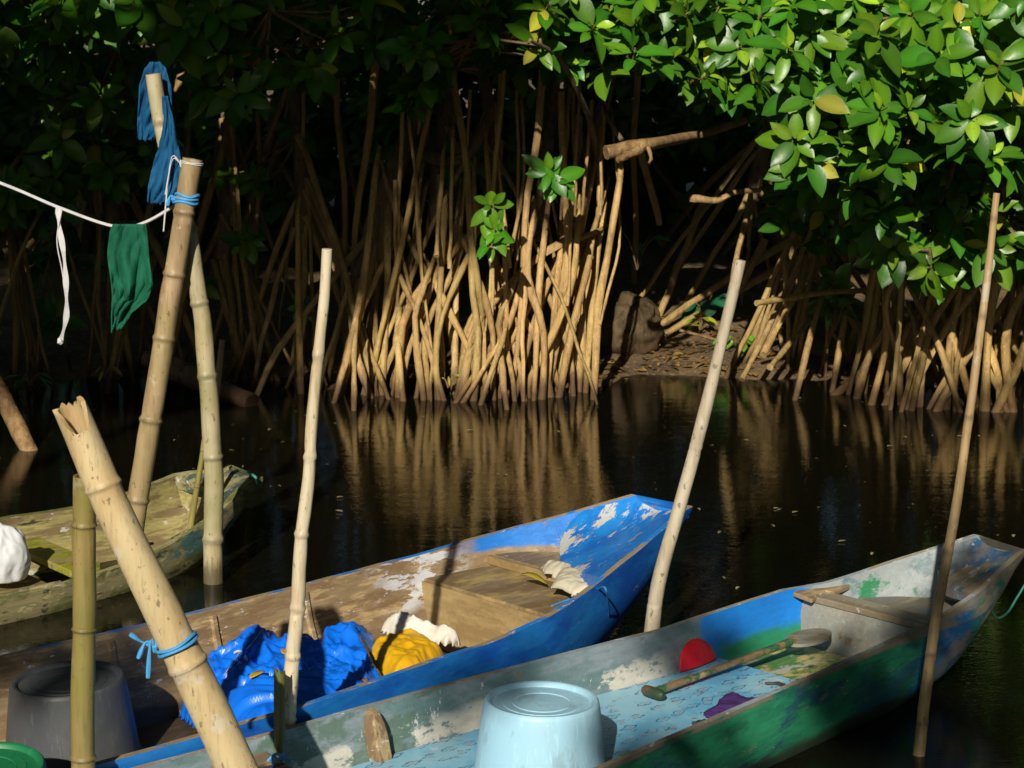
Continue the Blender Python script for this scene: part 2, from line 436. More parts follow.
# its cloth
pT0, pT1 = at(268, 840, Y=3.62), at(70, 413, Y=3.62)
poleT = bamboo('bamboo_pole', [pT0, pT1], .0425, .0325, M['bam_tan'], 'thick tan bamboo pole leaning left, split broken top and blue cord', nodes=3, seed=8, broken=True, at_nodes=[.42, .835], nodebulge=.10, k=28, dark=.8)
pS0, pS1 = at(83, 830, Y=3.86), at(84.5, 476, Y=3.86)
poleS = bamboo('bamboo_stake', [pS0, pS1], .0255, .0245, M['bam_stake'], 'short upright olive bamboo stake in front of the dark upturned basin', nodes=3, seed=12, k=20)
pC = [at(285.5, 790, Y=4.27), at(287, 722, Y=4.27), at(297, 600, Y=4.27), at(310, 450, Y=4.27), at(327, 249, Y=4.27)]
poleC = bamboo('wooden_pole', pC, .0215, .0115, M['stick_white'], 'slim pale knotty pole standing between the blue boat and the green boat', nodes=9, seed=15, hollow=False, nodebulge=.16, wob=.12, dark=.8)
pD = [at(647, 690, Y=5.22), at(655, 600, Y=5.22), at(680, 505, Y=5.22), at(708, 400, Y=5.22), at(740.5, 260, Y=5.22)]
poleD = bamboo('wooden_pole', pD, .0235, .0155, M['stick_grey'], 'smooth bare grey pole leaning right just off the blue bow', nodes=3, seed=17, hollow=False, nodebulge=.0, wob=.1, dark=1)
pE = [at(917, 800, Y=4.68), at(920, 740, Y=4.68), at(931, 650, Y=4.68), at(957, 500, Y=4.68), at(978, 350, Y=4.68), at(997, 193, Y=4.68)]
poleE = bamboo('wooden_pole', pE, .0175, .0085, M['stick_tan'], 'tall thin tan pole standing against the bow of the green boat', nodes=7, seed=19, hollow=False, nodebulge=.06, wob=.1)
# split green stake beside the slim pole
b = MB(); c0 = at(279, 800, Y=4.2); c1 = at(279.5, 664, Y=4.2)
for s_ in (0, 1):
    pass
prof = []
for i in range(10):
    a = PI * i / 9 - .2; prof.append((math.cos(a) * .013, -math.sin(a) * .013))
outer = [(x, y) for x, y in prof]; inner = [(x * .7, y * .7) for x, y in prof[::-1]]
ring = outer + inner; nrg = len(ring)
vs = [(c0.x + x, c0.y + y, c0.z) for x, y in ring] + [(c1.x + x, c1.y + y, c1.z - .012 * abs(math.sin(i * 1.3)) - .6 * (x + .013)) for i, (x, y) in enumerate(ring)]
b.add(vs, [(i, (i + 1) % nrg, nrg + (i + 1) % nrg, nrg + i) for i in range(nrg)] + [tuple(range(nrg, 2 * nrg)), tuple(range(nrg))[::-1]])
M['stake_dark'] = bamboo_mat('split_stake_green', (.085, .10, .025, 1), (.045, .05, .018, 1), .4)
tag(b.build('split_stake', M['stake_dark'], origin=c0), 'dark green split bamboo stake beside the slim pale pole', 'stake')
# small posts at the old boat
bamboo('wooden_post', [at(201, 620, Y=6.6), at(201, 541, Y=6.6)], .036, .033, M['bam_olive'], 'stubby green post stump in the water behind the bent pole', 'post', nodes=2, seed=23, hollow=False)
bamboo('wooden_stick', [at(180, 600, Y=6.5), at(204, 440, Y=6.5)], .014, .009, M['bam_olive'], 'thin olive stick leaning against the bent bamboo pole', 'stick', nodes=4, seed=24, hollow=False)
bamboo('wooden_stick', [at(208, 470, Y=7.2), at(222.5, 340, Y=7.2)], .016, .011, M['stick_tan'], 'short broken stick end showing right of the bent bamboo pole', 'stick', nodes=3, seed=25, hollow=False)
bamboo('driftwood_log', [at(60, 520, Y=8.35), at(28, 447, Y=8.5), at(-25, 350, Y=8.8)], .035, .045, M['cutlog'], 'brown log slanting into the water at the left edge', 'log', nodes=3, seed=26, hollow=False, nodebulge=.03, wob=.2)
bamboo('driftwood_log', [at(252, 403, Y=9.55), at(150, 358, Y=10.0)], .05, .06, M['trunk'], 'dim mossy log lying at the water edge behind the bamboo poles', 'log', nodes=3, seed=27, hollow=False, nodebulge=.03, wob=.2)

# ties and cords round poles
def tie(parent, p0, p1, t, r, mat, turns=2, rr=.004, tails=((.05, -.04), (.03, -.06)), name='cord_tie'):
    c = p0.lerp(p1, t); d = (p1 - p0).normalized(); a = d.orthogonal().normalized(); e = d.cross(a)
    b = MB(); pts = []
    N = 26 * turns
    for i in range(N + 1):
        th = 2 * PI * i / 26
        pts.append(c + (a * math.cos(th) + e * math.sin(th)) * (r + rr * .6) + d * (i / N - .5) * rr * 2.3 * turns * (1 + .3 * math.sin(i * .7)))
    b.tube(pts, rr, 6)
    k0 = c + Vector((-r - rr, -.012, 0))
    for (dx, dz) in tails:
        b.tube(spline([k0, k0 + Vector((-dx * .5, -.01, .012)), k0 + Vector((-dx, -.015, dz))], 10), [rr * (1 + .5 * math.sin(i)) for i in range(10)], 6)
    b.tube([k0 + Vector((0, 0, -.012)), k0, k0 + Vector((0, 0, .012))], [rr, rr * 2.4, rr], 8)
    o = b.build(name, mat, parent, origin=parent.location)
    return o
M['cord_blue'] = cloth_mat('blue_poly_cord', (.06, .30, .62, 1), (.10, .38, .6, 1), 40, .5)
M['cord_white'] = cloth_mat('white_cord', (.55, .55, .56, 1), (.35, .36, .38, 1), 40, .6)
M['cord_green'] = cloth_mat('green_cord', (.06, .28, .22, 1), (.03, .16, .12, 1), 40, .6)
tT = ((pT0 - at(176, 645, Y=3.62)).length) / (pT1 - pT0).length
tie(poleT, pT0, pT1, tT, .0395, M['cord_blue'], 2, .0035, ((.045, .03), (.012, -.06), (.03, -.02)))
tA = (pA0.z - at(187, 199, Y=6.22).z) / (pA0.z - pA1.z)
tie(poleA, pA0, pA1, tA, .034, M['cord_blue'], 3, .005, ((.02, -.02),))
tie(poleA, pA0, pA1, tA + .085, .034, M['cord_white'], 2, .002, ((.05, -.1), (.06, -.22)), 'wire_tie')

# washing line, straps and rags
def line(name, pts, r, mat, label, cat, n=40, k=6, group=None):
    b = MB(); P = spline(pts, n)
    b.tube(P, r, k); return tag(b.build(name, mat, origin=P[0]), label, cat, group)
line('washing_line', [at(-120, 140, Y=6.4), at(0, 183, Y=6.35), at(60, 208, Y=6.32), at(115, 226.5, Y=6.3), at(146, 222, Y=6.28), at(188, 197, Y=6.25)], .0055, M['cord_white'], 'pale washing line strung from the left edge to the brown bamboo pole', 'rope')
b = MB()
strap = spline([at(58, 207, Y=6.31), at(59, 225, Y=6.30), at(64, 258, Y=6.29), at(66, 290, Y=6.29), at(66, 318, Y=6.30), at(60, 342, Y=6.31)], 30)
for i in range(29):
    p, p2 = strap[i], strap[i + 1]; w_ = .007 * (1 + .4 * math.sin(i * .9)); w2 = .007 * (1 + .4 * math.sin((i + 1) * .9))
    b.add([p + Vector((-w_, 0, 0)), p + Vector((w_, .004, 0)), p2 + Vector((w2, .004, 0)), p2 + Vector((-w2, 0, 0)),
           p + Vector((-w_, .006, 0)), p + Vector((w_, .01, 0)), p2 + Vector((w2, .01, 0)), p2 + Vector((-w2, .006, 0))],
          [(0, 1, 2, 3), (7, 6, 5, 4), (0, 3, 7, 4), (1, 5, 6, 2)])
b.tube(spline([at(62, 209, Y=6.3), at(57, 240, Y=6.3), at(62, 270, Y=6.3), at(66, 296, Y=6.3)], 30), .0022, 5)
b.tube([at(59, 338, Y=6.31), at(60, 342, Y=6.31), at(62, 344, Y=6.31)], [.005, .011, .006], 8)
tag(b.build('white_strap', M['cord_white'], origin=strap[0]), 'dirty white strap hanging knotted from the washing line', 'strap')

def hang(name, rows, Y, mat, label, cat, folds=5, amp=.02, n=40, m=50, seed=0, ragged=.02):
    """cloth hung from its first row; rows = (py, px left, px right)"""
    b = MB(); py = [r[0] for r in rows]; pl = [r[1] for r in rows]; pr = [r[2] for r in rows]
    for j in range(m + 1):
        y = py[0] + (py[-1] - py[0]) * j / m
        l, r = np.interp(y, py, pl), np.interp(y, py, pr); t = j / m
        for i in range(n + 1):
            u = i / n
            yy = y + (ragged * 100 * t ** 6 * noise.noise(Vector((u * 6 + seed, 1, 0)))) * 4
            f = amp * (.3 + t) * (.18 * math.sin(u * folds * 2 * PI + 5 * noise.noise(Vector((u * 1.5 + seed, t * 2.2, 0)))) + 1.1 * noise.noise(Vector((u * 3.5 + seed, t * 2.5, 2))) + .5 * (1 - 2 * abs(noise.noise(Vector((u * 4 + t * 3 + seed, t * 4, 7))))))
            b.v.append(tuple(at(l + (r - l) * u, yy, Y=Y + f))); b.tint.append((1, 1, 1))
    for j in range(m):
        for i in range(n):
            a = j * (n + 1) + i; b.f.append((a, a + 1, a + n + 2, a + n + 1)); b.mi.append(0)
    o = b.build(name, mat, origin=at((pl[0] + pr[0]) / 2, py[0], Y=Y), normals=False)
    sm = o.modifiers.new('t', 'SOLIDIFY'); sm.thickness = .004
    return tag(o, label, cat) if label else o
M['rag_green'] = cloth_mat('green_rag', (.014, .125, .07, 1), (.006, .06, .04, 1), 14, .8, .1, trans=.15)
M['rag_blue'] = cloth_mat('blue_rag', (.010, .09, .21, 1), (.006, .03, .085, 1), 12, .7, .15, trans=.1)
hang('green_rag', [(224, 113, 146), (232, 110, 147), (255, 107, 149), (285, 111, 153), (300, 112, 148), (312, 111, 132), (330, 111, 121)], 6.27, M['rag_green'], 'torn green rag hanging over the washing line', 'rag', 4, .04, seed=2)
r0 = hang('blue_rag', [(62, 150, 160), (68, 145, 166), (85, 139, 171), (105, 138, 172), (125, 137, 165), (140, 138, 154)], 6.36, M['rag_blue'], 'faded blue rag draped over the top of the bent bamboo pole', 'rag', 3, .03, seed=4)
r1 = hang('rag_tail', [(96, 163, 168), (120, 164, 173), (140, 161, 177), (160, 154, 181), (185, 148, 181), (203, 147, 170)], 6.22, M['rag_blue'], None, None, 3, .03, seed=9)
r1.location = r1.location - r0.location; r1.parent = r0
# rag rides over the pole tip
# ------------------------------------------------------------------ boats
RZ = math.radians(44)
class Boat:
    def __init__(s, O, rz): s.O = Vector((O[0], O[1], 0)); s.rz = rz; s.c = math.cos(rz); s.s = math.sin(rz)
    def loc(s, p):
        d = Vector(p) - s.O; return Vector((d.x * s.c + d.y * s.s, -d.x * s.s + d.y * s.c, d.z))
    def wld(s, p):
        return Vector((p[0] * s.c - p[1] * s.s, p[0] * s.s + p[1] * s.c, p[2])) + s.O
    def P(s, px, py, z): return s.loc(at(px, py, z=z))

def table(B, pts):
    L = sorted([tuple(B.P(*p)) for p in pts]); return [np.array([l[i] for l in L]) for i in range(3)]

def smooth_arr(a, k=5, it=2):
    for _ in range(it):
        pad = np.concatenate([[a[0]] * (k // 2), a, [a[-1]] * (k // 2)]); a = np.convolve(pad, np.ones(k) / k, 'valid')
    return a

def hull(B, farp, nearp, x0, stern, zb, mats, parent, rise=.9, n=90, fr=(1, .955, .87, .70, .45), th=.02, floor=.03, tipth=.06, seed=0):
    def settle(p, X):
        lo, hi = 0.0, .9
        for _ in range(40):
            mz = (lo + hi) / 2
            if B.P(p[0], p[1], mz).x > X: lo = mz
            else: hi = mz
        return (p[0], p[1], lo)
    Xm = (B.P(*farp[-1]).x + B.P(*nearp[-1]).x) / 2
    farp = farp[:-1] + [settle(farp[-1], Xm)]; nearp = nearp[:-1] + [settle(nearp[-1], Xm)]
    fx, fy, fz = table(B, farp); nx_, ny, nz = table(B, nearp)
    print(parent.name, 'tip heights', farp[-1], nearp[-1])
    x1 = max(fx[-1], nx_[-1])
    X = np.linspace(x0, x1, n)
    yl, yr = np.interp(X, fx, fy), np.interp(X, nx_, ny); zl, zr = np.interp(X, fx, fz), np.interp(X, nx_, nz)
    # behind what shows, run on and draw in to the stern
    for k in range(n):
        if X[k] < stern:
            t = min(1, (stern - X[k]) / (stern - x0)); c = (yl[k] + yr[k]) / 2; w_ = (yl[k] - yr[k]) / 2 * (1 - .8 * t ** 2.2)
            yl[k], yr[k] = c + w_, c - w_; zl[k] += .12 * t ** 2; zr[k] += .12 * t ** 2
    yl, yr, zl, zr = [smooth_arr(a, 3, 1) for a in (yl, yr, zl, zr)]
    b = MB(); m = len(fr); info = []
    rings = []
    for k in range(n):
        c = (yl[k] + yr[k]) / 2; w_ = (yl[k] - yr[k]) / 2; zt = min(zl[k], zr[k])
        u = max(0, (X[k] - (x1 - rise)) / rise); bot = zb + (zt - tipth - zb) * u ** 1.8
        jit = .003 * noise.noise(Vector((X[k] * 6, seed, 0)))
        out = []; inn = []
        for sgn, zz in ((1, zl[k]), (-1, zr[k])):
            so_, si = [], []
            for i, f in enumerate(fr):
                h = i / (m - 1); h = h ** .85
                so_.append((X[k], c + sgn * w_ * f, zz + (bot - zz) * h + (jit if i == 0 else 0)))
                wi = max(.004, w_ * f - th); hb = bot + floor
                si.append((X[k], c + sgn * wi, zz + (min(hb, zz - .012) - zz) * h + (jit if i == 0 else 0)))
            out.append(so_); inn.append(si)
        ring = out[0] + out[1][::-1] + inn[1] + inn[0][::-1]
        rings.append(ring); info.append((X[k], yl[k], yr[k], zl[k], zr[k], bot))
    R = len(rings[0])
    kinds = []
    for j in range(R):
        if j < 2 * m - 1: kinds.append(0)
        elif j == 2 * m - 1 or j == R - 1: kinds.append(2)
        else: kinds.append(1)
    b.v = [p for r in rings for p in r]; b.tint = [(1, 1, 1)] * len(b.v)
    for k in range(n - 1):
        for j in range(R):
            b.f.append((k * R + j, k * R + (j + 1) % R, (k + 1) * R + (j + 1) % R, (k + 1) * R + j)); b.mi.append(kinds[j])
    for k in (0, n - 1):
        for j in range(m - 1):   # close the ends: strips between outer and inner, both sides, then across
            pass
        b.f.append(tuple(k * R + j for j in range(2 * m))); b.mi.append(0)
        b.f.append(tuple(k * R + j for j in range(2 * m, R))); b.mi.append(0)
    o = b.build('hull', mats, parent, True, 35)
    def sec(x):
        return [float(np.interp(x, [i[0] for i in info], [i[j] for i in info])) for j in range(1, 6)]
    o_sec = sec
    def inner(x, z, side, gap=.003):
        """y of the inner wall at x and height z (side +1 far, -1 near)"""
        yl_, yr_, zl_, zr_, bot = sec(x); c = (yl_ + yr_) / 2; w_ = (yl_ - yr_) / 2; zz = zl_ if side > 0 else zr_
        hb = min(bot + floor, zz - .012)
        h = max(0, min(1, (zz - z) / max(1e-4, zz - hb))) ** (1 / .85)
        f = float(np.interp(h, [i / (m - 1) for i in range(m)], fr))
        return c + side * max(.004, w_ * f - th - gap)
    return o, sec, inner, x1

def cross_board(inner, x0, x1, z, th, mat, name, parent, zdrop=0, n=6, bevel=.003, skew=0, gap=.003):
    """board(s) fitted between the walls from x0 to x1"""
    b = MB(); L = []; Rr = []
    for i in range(n + 1):
        x = x0 + (x1 - x0) * i / n
        L.append((x + skew, min(inner(x + skew, z, 1, gap), inner(x + skew, z - th, 1, gap)), z)); Rr.append((x, max(inner(x, z, -1, gap), inner(x, z - th, -1, gap)), z - zdrop))
    b.slab(L + Rr[::-1], th)
    return b.build(name, mat, parent, False, bevel=bevel)

def bulkhead(inner, x, z0, z1, th, mat, name, parent, lean=0, skew=0):
    b = MB(); f = []; g_ = []
    for i in range(7):
        z = z0 + (z1 - z0) * i / 6; xx = x + lean * i / 6
        f.append((xx + skew, inner(x + skew, z, 1), z)); g_.append((xx, inner(x, z, -1), z))
    poly = f + g_[::-1]; N = len(poly); back = [(p[0] + th, p[1], p[2]) for p in poly]
    b.add(poly + back, [tuple(range(N)), tuple(range(2 * N - 1, N - 1, -1))] + [(i, (i + 1) % N, (i + 1) % N + N, i + N) for i in range(N)])
    return b.build(name, mat, parent, False)

def bow_deck(sec, inner, xa, xb, mat, name, parent, dip=.02, drop=.004, n=16, m=10, notch=0.0, th=.03, lift=.003, xn=None):
    """solid spoon-shaped end block between the gunwales"""
    b = MB()
    for lay in (0, 1):
        for i in range(n + 1):
            for j in range(m + 1):
                u = j / m * 2 - 1
                xs_ = xa if xn is None else xn + (xa - xn) * (u + 1) / 2
                x = xs_ + (xb - xs_) * i / n + (notch * (1 - abs(u)) * (1 - i / n))
                yl_, yr_, zl_, zr_, bot = sec(x); c = (yl_ + yr_) / 2; w_ = max(.005, (yl_ - yr_) / 2 - .012)
                zz = (zl_ * (1 + u) + zr_ * (1 - u)) / 2
                z = zz + lift - dip * (1 - abs(u) ** 1.5) * (1 - .5 * i / n) - drop
                if lay: z -= th
                b.v.append((x, c + u * w_, z)); b.tint.append((1, 1, 1))
    K = (n + 1) * (m + 1)
    for i in range(n):
        for j in range(m):
            a = i * (m + 1) + j
            b.f.append((a, a + 1, a + m + 2, a + m + 1)); b.f.append((K + a, K + a + m + 1, K + a + m + 2, K + a + 1)); b.mi += [0, 0]
    for j in range(m):
        b.f.append((j, K + j, K + j + 1, j + 1)); a = n * (m + 1) + j; b.f.append((a, a + 1, K + a + 1, K + a)); b.mi += [0, 0]
    for i in range(n):
        a = i * (m + 1); b.f.append((a, a + m + 1, K + a + m + 1, K + a)); a += m; b.f.append((a, K + a, K + a + m + 1, a + m + 1)); b.mi += [0, 0]
    return b.build(name, mat, parent, True, 30)

def heap(name, poly, z0, height, mat, label, cat, B, er=.06, amp=.03, freq=7, seed=0, res=.009, parent=None, ridge=1.0, base=None, shape=None, solid=.004):
    """a crumpled sheet lying over an outline (boat coordinates)"""
    P = [Vector((p[0], p[1], 0)) for p in poly]; n = len(P)
    def inside(x, y):
        c = False
        for i in range(n):
            a, b_ = P[i], P[i - 1]
            if (a.y > y) != (b_.y > y) and x < (b_.x - a.x) * (y - a.y) / (b_.y - a.y) + a.x: c = not c
        return c
    def dist(x, y):
        d = 9
        for i in range(n):
            a, b_ = P[i], P[i - 1]; e = b_ - a; q_ = Vector((x, y, 0)) - a
            t = max(0, min(1, q_.dot(e) / max(1e-9, e.dot(e)))); d = min(d, (q_ - e * t).length)
        return d
    x0, x1 = min(p.x for p in P), max(p.x for p in P); y0, y1 = min(p.y for p in P), max(p.y for p in P)
    nx2, ny2 = int((x1 - x0) / res) + 2, int((y1 - y0) / res) + 2
    b = MB(); idx = {}
    for j in range(ny2):
        for i in range(nx2):
            x, y = x0 + i * res, y0 + j * res
            wx = x + .02 * noise.noise(Vector((x * 9, y * 9, seed + 5))); wy = y + .02 * noise.noise(Vector((x * 9, y * 9, seed + 8)))
            if not inside(wx, wy): continue
            d = dist(wx, wy); e = 1 - math.exp(-(d / er))
            v3 = Vector((x * freq, y * freq, seed)); 
            dn = noise.noise(v3 * .5 + Vector((3, 1, 0)))
            v4 = v3 + Vector((dn, -dn, 0)) * 1.2
            r1_ = 1 - 2 * abs(noise.noise(v4)); r2_ = 1 - 2 * abs(noise.noise(v4 * 2.1 + Vector((7, 0, 0)))); r3_ = 1 - 2 * abs(noise.noise(v4 * 4.5 + Vector((0, 9, 0))))
            f = ridge * (r1_ * .55 + r2_ * .36 + r3_ * .3) + (1 - ridge) * noise.noise(v3)
            hs = shape(x, y) if shape else 1
            z = z0 + height * e * hs + amp * f * (.25 + .75 * e)
            z = max(z, (base(x, y) if base else z0) + .002)
            g2 = Vector((noise.noise(v4 * 1.3 + Vector((0, 0, 4))), noise.noise(v4 * 1.3 + Vector((0, 0, 14))), 0)) * amp * .5
            idx[(i, j)] = len(b.v); b.v.append((x + g2.x, y + g2.y, z)); b.tint.append((1, 1, 1))
    for (i, j) in list(idx):
        q4 = [idx.get(k) for k in ((i, j), (i + 1, j), (i + 1, j + 1), (i, j + 1))]
        if None not in q4: b.f.append(tuple(q4)); b.mi.append(0)
    cx, cy = (x0 + x1) / 2, (y0 + y1) / 2
    o = b.build(name, mat, None, True, 75, origin=(cx, cy, z0), normals=False)
    if solid:
        sm = o.modifiers.new('t', 'SOLIDIFY'); sm.thickness = solid; sm.offset = -1
    o.location = B.wld((cx, cy, z0)); o.rotation_euler = (0, 0, B.rz)
    if parent is None: tag(o, label, cat)
    return o

def PL(B, pts): return [tuple(B.P(*p)) for p in pts]

# ---------------- blue canoe
B1 = Boat((-.1, 5.15), RZ)
boat1 = empty('wooden_canoe', B1.O, 'bright blue painted wooden canoe with bare brown wood inside, blue tarp aboard', 'boat', 'canoes moored in the creek', RZ)
blue, blue2, bwood, wht = (.012, .13, .62, 1), (.02, .24, .72, 1), (.33, .24, .135, 1), (.62, .64, .66, 1)
pw = [B1.P(395, 568, .22).x, B1.P(440, 562, .24).x, B1.P(385, 592, .15).x]
M['c1_out'] = painted('blue_hull_paint', blue, [dict(c=blue2, s=3, t=.5, w=.12), dict(c=(.28, .25, .2, 1), s=9, t=.67, w=.02), dict(c=(.5, .55, .6, 1), s=14, t=.68, w=.015)], rough=.42, bstr=.15)
M['c1_in'] = painted('bare_brown_boards', bwood, [
    dict(c=(.22, .14, .07, 1), s=4, t=.52, w=.1, st=(1, 5, 5)), dict(c=(.48, .35, .18, 1), s=7, t=.56, w=.06, st=(1, 4, 6)),
    dict(c=wht, s=9, t=.50, w=.012, st=(.6, 1, 2.2), r=[(0, pw[0] - .10, pw[1] + .10, .06), (2, .12, .40, .03)]),
    dict(c=wht, s=24, t=.63, w=.012), dict(c=(.02, .20, .66, 1), s=9, t=.38, w=.03, r=[(0, B1.P(470, 540, .28).x, 9, .06), (2, .238, .5, .008)]),
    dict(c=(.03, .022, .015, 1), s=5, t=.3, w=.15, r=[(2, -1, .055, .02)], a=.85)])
M['c1_rim'] = painted('worn_gunwale', (.36, .27, .15, 1), [dict(c=(.02, .2, .62, 1), s=8, t=.5, w=.05, st=(.6, 1, 1)), dict(c=wht, s=22, t=.64, w=.01)])
far1 = [(-40, 666, .26), (0, 655, .26), (150, 622, .26), (300, 584, .26), (400, 558, .26), (500, 530, .285), (580, 509, .345), (640, 491, .42)]
near1 = [(100, 765, .26), (300, 708, .26), (430, 663, .26), (500, 640, .26), (560, 612, .28), (605, 578, .315), (640, 550, .35), (692, 505, .42)]
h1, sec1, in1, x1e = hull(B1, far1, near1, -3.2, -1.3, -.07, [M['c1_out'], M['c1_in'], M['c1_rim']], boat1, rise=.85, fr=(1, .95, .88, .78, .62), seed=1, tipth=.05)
xp = B1.P(413, 578, .2).x
M['c1_board'] = painted('platform_boards', (.31, .23, .125, 1), [dict(c=(.20, .13, .06, 1), s=3, t=.5, w=.1, st=(1, 4, 4)), dict(c=wht, s=20, t=.66, w=.012, st=(1, 1, 1)), dict(c=(.42, .31, .12, 1), s=5, t=.55, w=.08)], gamt=.55)
M['c1_panel'] = painted('platform_panel', (.37, .265, .12, 1), [dict(c=(.27, .18, .075, 1), s=4, t=.52, w=.08, st=(3, 1, 4)), dict(c=wht, s=22, t=.69, w=.012, st=(1, 1, 1))], gamt=.4, grain=(8, 1, 8))
xd = B1.P(592, 548, .3).x
xf1, xn1 = B1.P(578, 511, .34).x, B1.P(604, 580, .31).x
bulkhead(in1, xp, -.03, .185, .015, M['c1_panel'], 'bulkhead', boat1, lean=.03)
cross_board(in1, xp + .035, xp + .30, .195, .02, M['c1_board'], 'deck_board', boat1)
cross_board(in1, xp + .304, xf1 + .03, .225, .02, M['c1_board'], 'deck_board', boat1)
bulkhead(in1, xp + .285, .197, .223, .016, M['c1_panel'], 'riser', boat1)
M['c1_deck'] = painted('blue_bow_paint', (.012, .17, .66, 1), [dict(c=(.02, .26, .75, 1), s=3, t=.5, w=.1), dict(c=(.55, .56, .54, 1), s=4, t=.53, w=.015, st=(.8, 1.8, 1.6)), dict(c=(.40, .30, .16, 1), s=11, t=.62, w=.02)], rough=.4, bstr=.3)
bow_deck(sec1, in1, xf1, x1e - .005, M['c1_deck'], 'bow_deck', boat1, dip=.06, notch=-.02, th=.035, xn=xn1)
M['rot'] = painted('rotten_rusty_wood', (.36, .15, .03, 1), [dict(c=(.07, .04, .02, 1), s=9, t=.5, w=.06), dict(c=wht, s=16, t=.62, w=.02)])
bulkhead(in1, xn1 + .03, .226, .285, .014, M['rot'], 'bow_bulkhead', boat1, skew=xf1 - xn1)
# inner rub strip and a floor board aft
M['c1_floor'] = painted('dark_brown_boards', (.07, .05, .03, 1), [dict(c=(.12, .08, .04, 1), s=6, t=.55, w=.08, st=(1, 5, 5))], rough=.5)  # very dark brown floor boards
for k in range(3):
    x_ = xp - .42 - k * .33
    b = MB()
    pts = [(x_, in1(x_, z, 1, -.002), z) for z in np.linspace(.24, 0.0, 7)] + [(x_, in1(x_, z, -1, -.002), z) for z in np.linspace(0.0, .24, 7)]
    for i in range(len(pts) - 1):
        pass
    b.tube(spline(pts, 40), .013, 6)
    b.build('rib', M['c1_in'], boat1)
cross_board(in1, -2.4, xp - .05, .022, .015, M['c1_floor'], 'floor_board', boat1, n=14)

# load in the blue canoe
def lathe_thing(name, prof, mat, loc, label, cat, tilt=(0, 0, 0), k=64, smooth=45):
    b = MB(); b.lathe(prof, k)
    o = b.build(name, mat, None, True, smooth); o.location = loc; o.rotation_euler = tilt
    return tag(o, label, cat)
def upturned(r_rim, r_top, h, lip=.008, rec=.011):
    """washbasin standing on its rim, base uppermost"""
    P = [(r_rim - .012, .001), (r_rim + lip, 0), (r_rim + lip + .003, .006), (r_rim + lip, .013), (r_rim, .016)]
    for i in range(1, 9):
        t = i / 9; P.append((r_rim + (r_top + .008 - r_rim) * t ** 1.15, .016 + (h - .032) * t))
    P += [(r_top + .007, h - .012), (r_top + .005, h - .004), (r_top + .001, h), (r_top - .005, h), (r_top - .009, h - .003), (r_top - .013, h - rec)]
    for f in (.98, .80, .79, .60, .585, .57, .35, .2, .06, .05, .001):
        P.append(((r_top - .013) * f, h - rec + (.0018 if f in (.79, .585) else 0) + (.003 * (1 - f) ** 2)))
    return P
M['basin_dark'] = plastic_mat('grey_basin_plastic', (.055, .062, .07, 1), (.11, .105, .09, 1), .38, .5)
bp = at(70, 677, z=.25)
lathe_thing('washbasin', upturned(.167, .135, .225), M['basin_dark'], (bp.x, bp.y, .024), 'dark grey plastic washbasin upturned at the stern of the blue canoe', 'basin', (math.radians(1), math.radians(-1.5), 0))
M['basin_green'] = plastic_mat('green_basin_plastic', (.01, .16, .06, 1), (.008, .07, .03, 1), .35, .5)
gp = at(-14, 762, z=.23)
gb = lathe_thing('green_basin', upturned(.15, .12, .2), M['basin_green'], (gp.x, gp.y, .03), 'green plastic basin cut off by the bottom left corner', 'basin', (math.radians(4), math.radians(2), 0))
M['hoop_black'] = plastic_mat('black_hoop_finish', (.012, .012, .012, 1), (.03, .03, .03, 1), .5, .3)  # plain black ring round the green basin
b = MB(); ringp = [(.158 * math.cos(a), .158 * math.sin(a), .065) for a in np.linspace(0, 2 * PI, 49)]
b.tube(ringp, .02, 10); rg = b.build('black_hoop', M['hoop_black'], gb)

M['tarp'] = cloth_mat('blue_tarpaulin', (.006, .17, .86, 1), (.005, .12, .68, 1), 6, .3, .5, trans=.08)
def floor1(x, y): return .022
tp = PL(B1, [(178, 695, .1), (186, 662, .16), (206, 640, .2), (242, 627, .2), (275, 628, .2), (310, 632, .19), (330, 624, .2), (355, 617, .2), (378, 619, .2), (390, 635, .16)]) + \
     PL(B1, [(372, 660, .12), (398, 690, .1), (370, 712, .1), (320, 730, .1), (260, 742, .1), (228, 730, .1), (205, 712, .1)])
def tshape(x, y):
    a = B1.P(250, 640, .18); c_ = B1.P(355, 640, .18)
    return .75 + .4 * math.exp(-((x - a.x) ** 2 + (y - a.y) ** 2) / .02) + .4 * math.exp(-((x - c_.x) ** 2 + (y - c_.y) ** 2) / .012)
tarp = heap('blue_tarpaulin', tp, .025, .17, M['tarp'], 'crumpled bright blue plastic tarpaulin heaped in the blue canoe', 'tarp', B1, er=.028, amp=.034, freq=11, seed=3, res=.0055, base=floor1, shape=tshape)
M['sack_y'] = cloth_mat('yellow_sack', (.72, .40, .01, 1), (.6, .3, .01, 1), 7, .5, .3)
yp = PL(B1, [(362, 640, .14), (376, 618, .2), (400, 610, .2), (428, 620, .18), (448, 640, .16), (458, 660, .1), (430, 690, .08), (395, 700, .08), (370, 680, .1)])
heap('yellow_sack', yp, .025, .135, M['sack_y'], 'bright yellow plastic sack beside the blue tarpaulin', 'sack', B1, er=.018, amp=.016, freq=10, seed=11, res=.0065, base=floor1)
M['cloth_w'] = cloth_mat('white_cloth', (.66, .64, .58, 1), (.42, .36, .25, 1), 9, .8, .1)
wp = PL(B1, [(378, 613, .2), (392, 606, .2), (420, 612, .2), (445, 622, .19), (460, 634, .17), (462, 650, .13), (448, 652, .13), (438, 636, .17), (415, 624, .19), (392, 619, .2)])
heap('white_cloth', wp, .13, .06, M['cloth_w'], 'frayed white cloth along the edge of the yellow sack', 'cloth', B1, er=.02, amp=.026, freq=14, seed=17, res=.005, base=lambda x, y: .024)
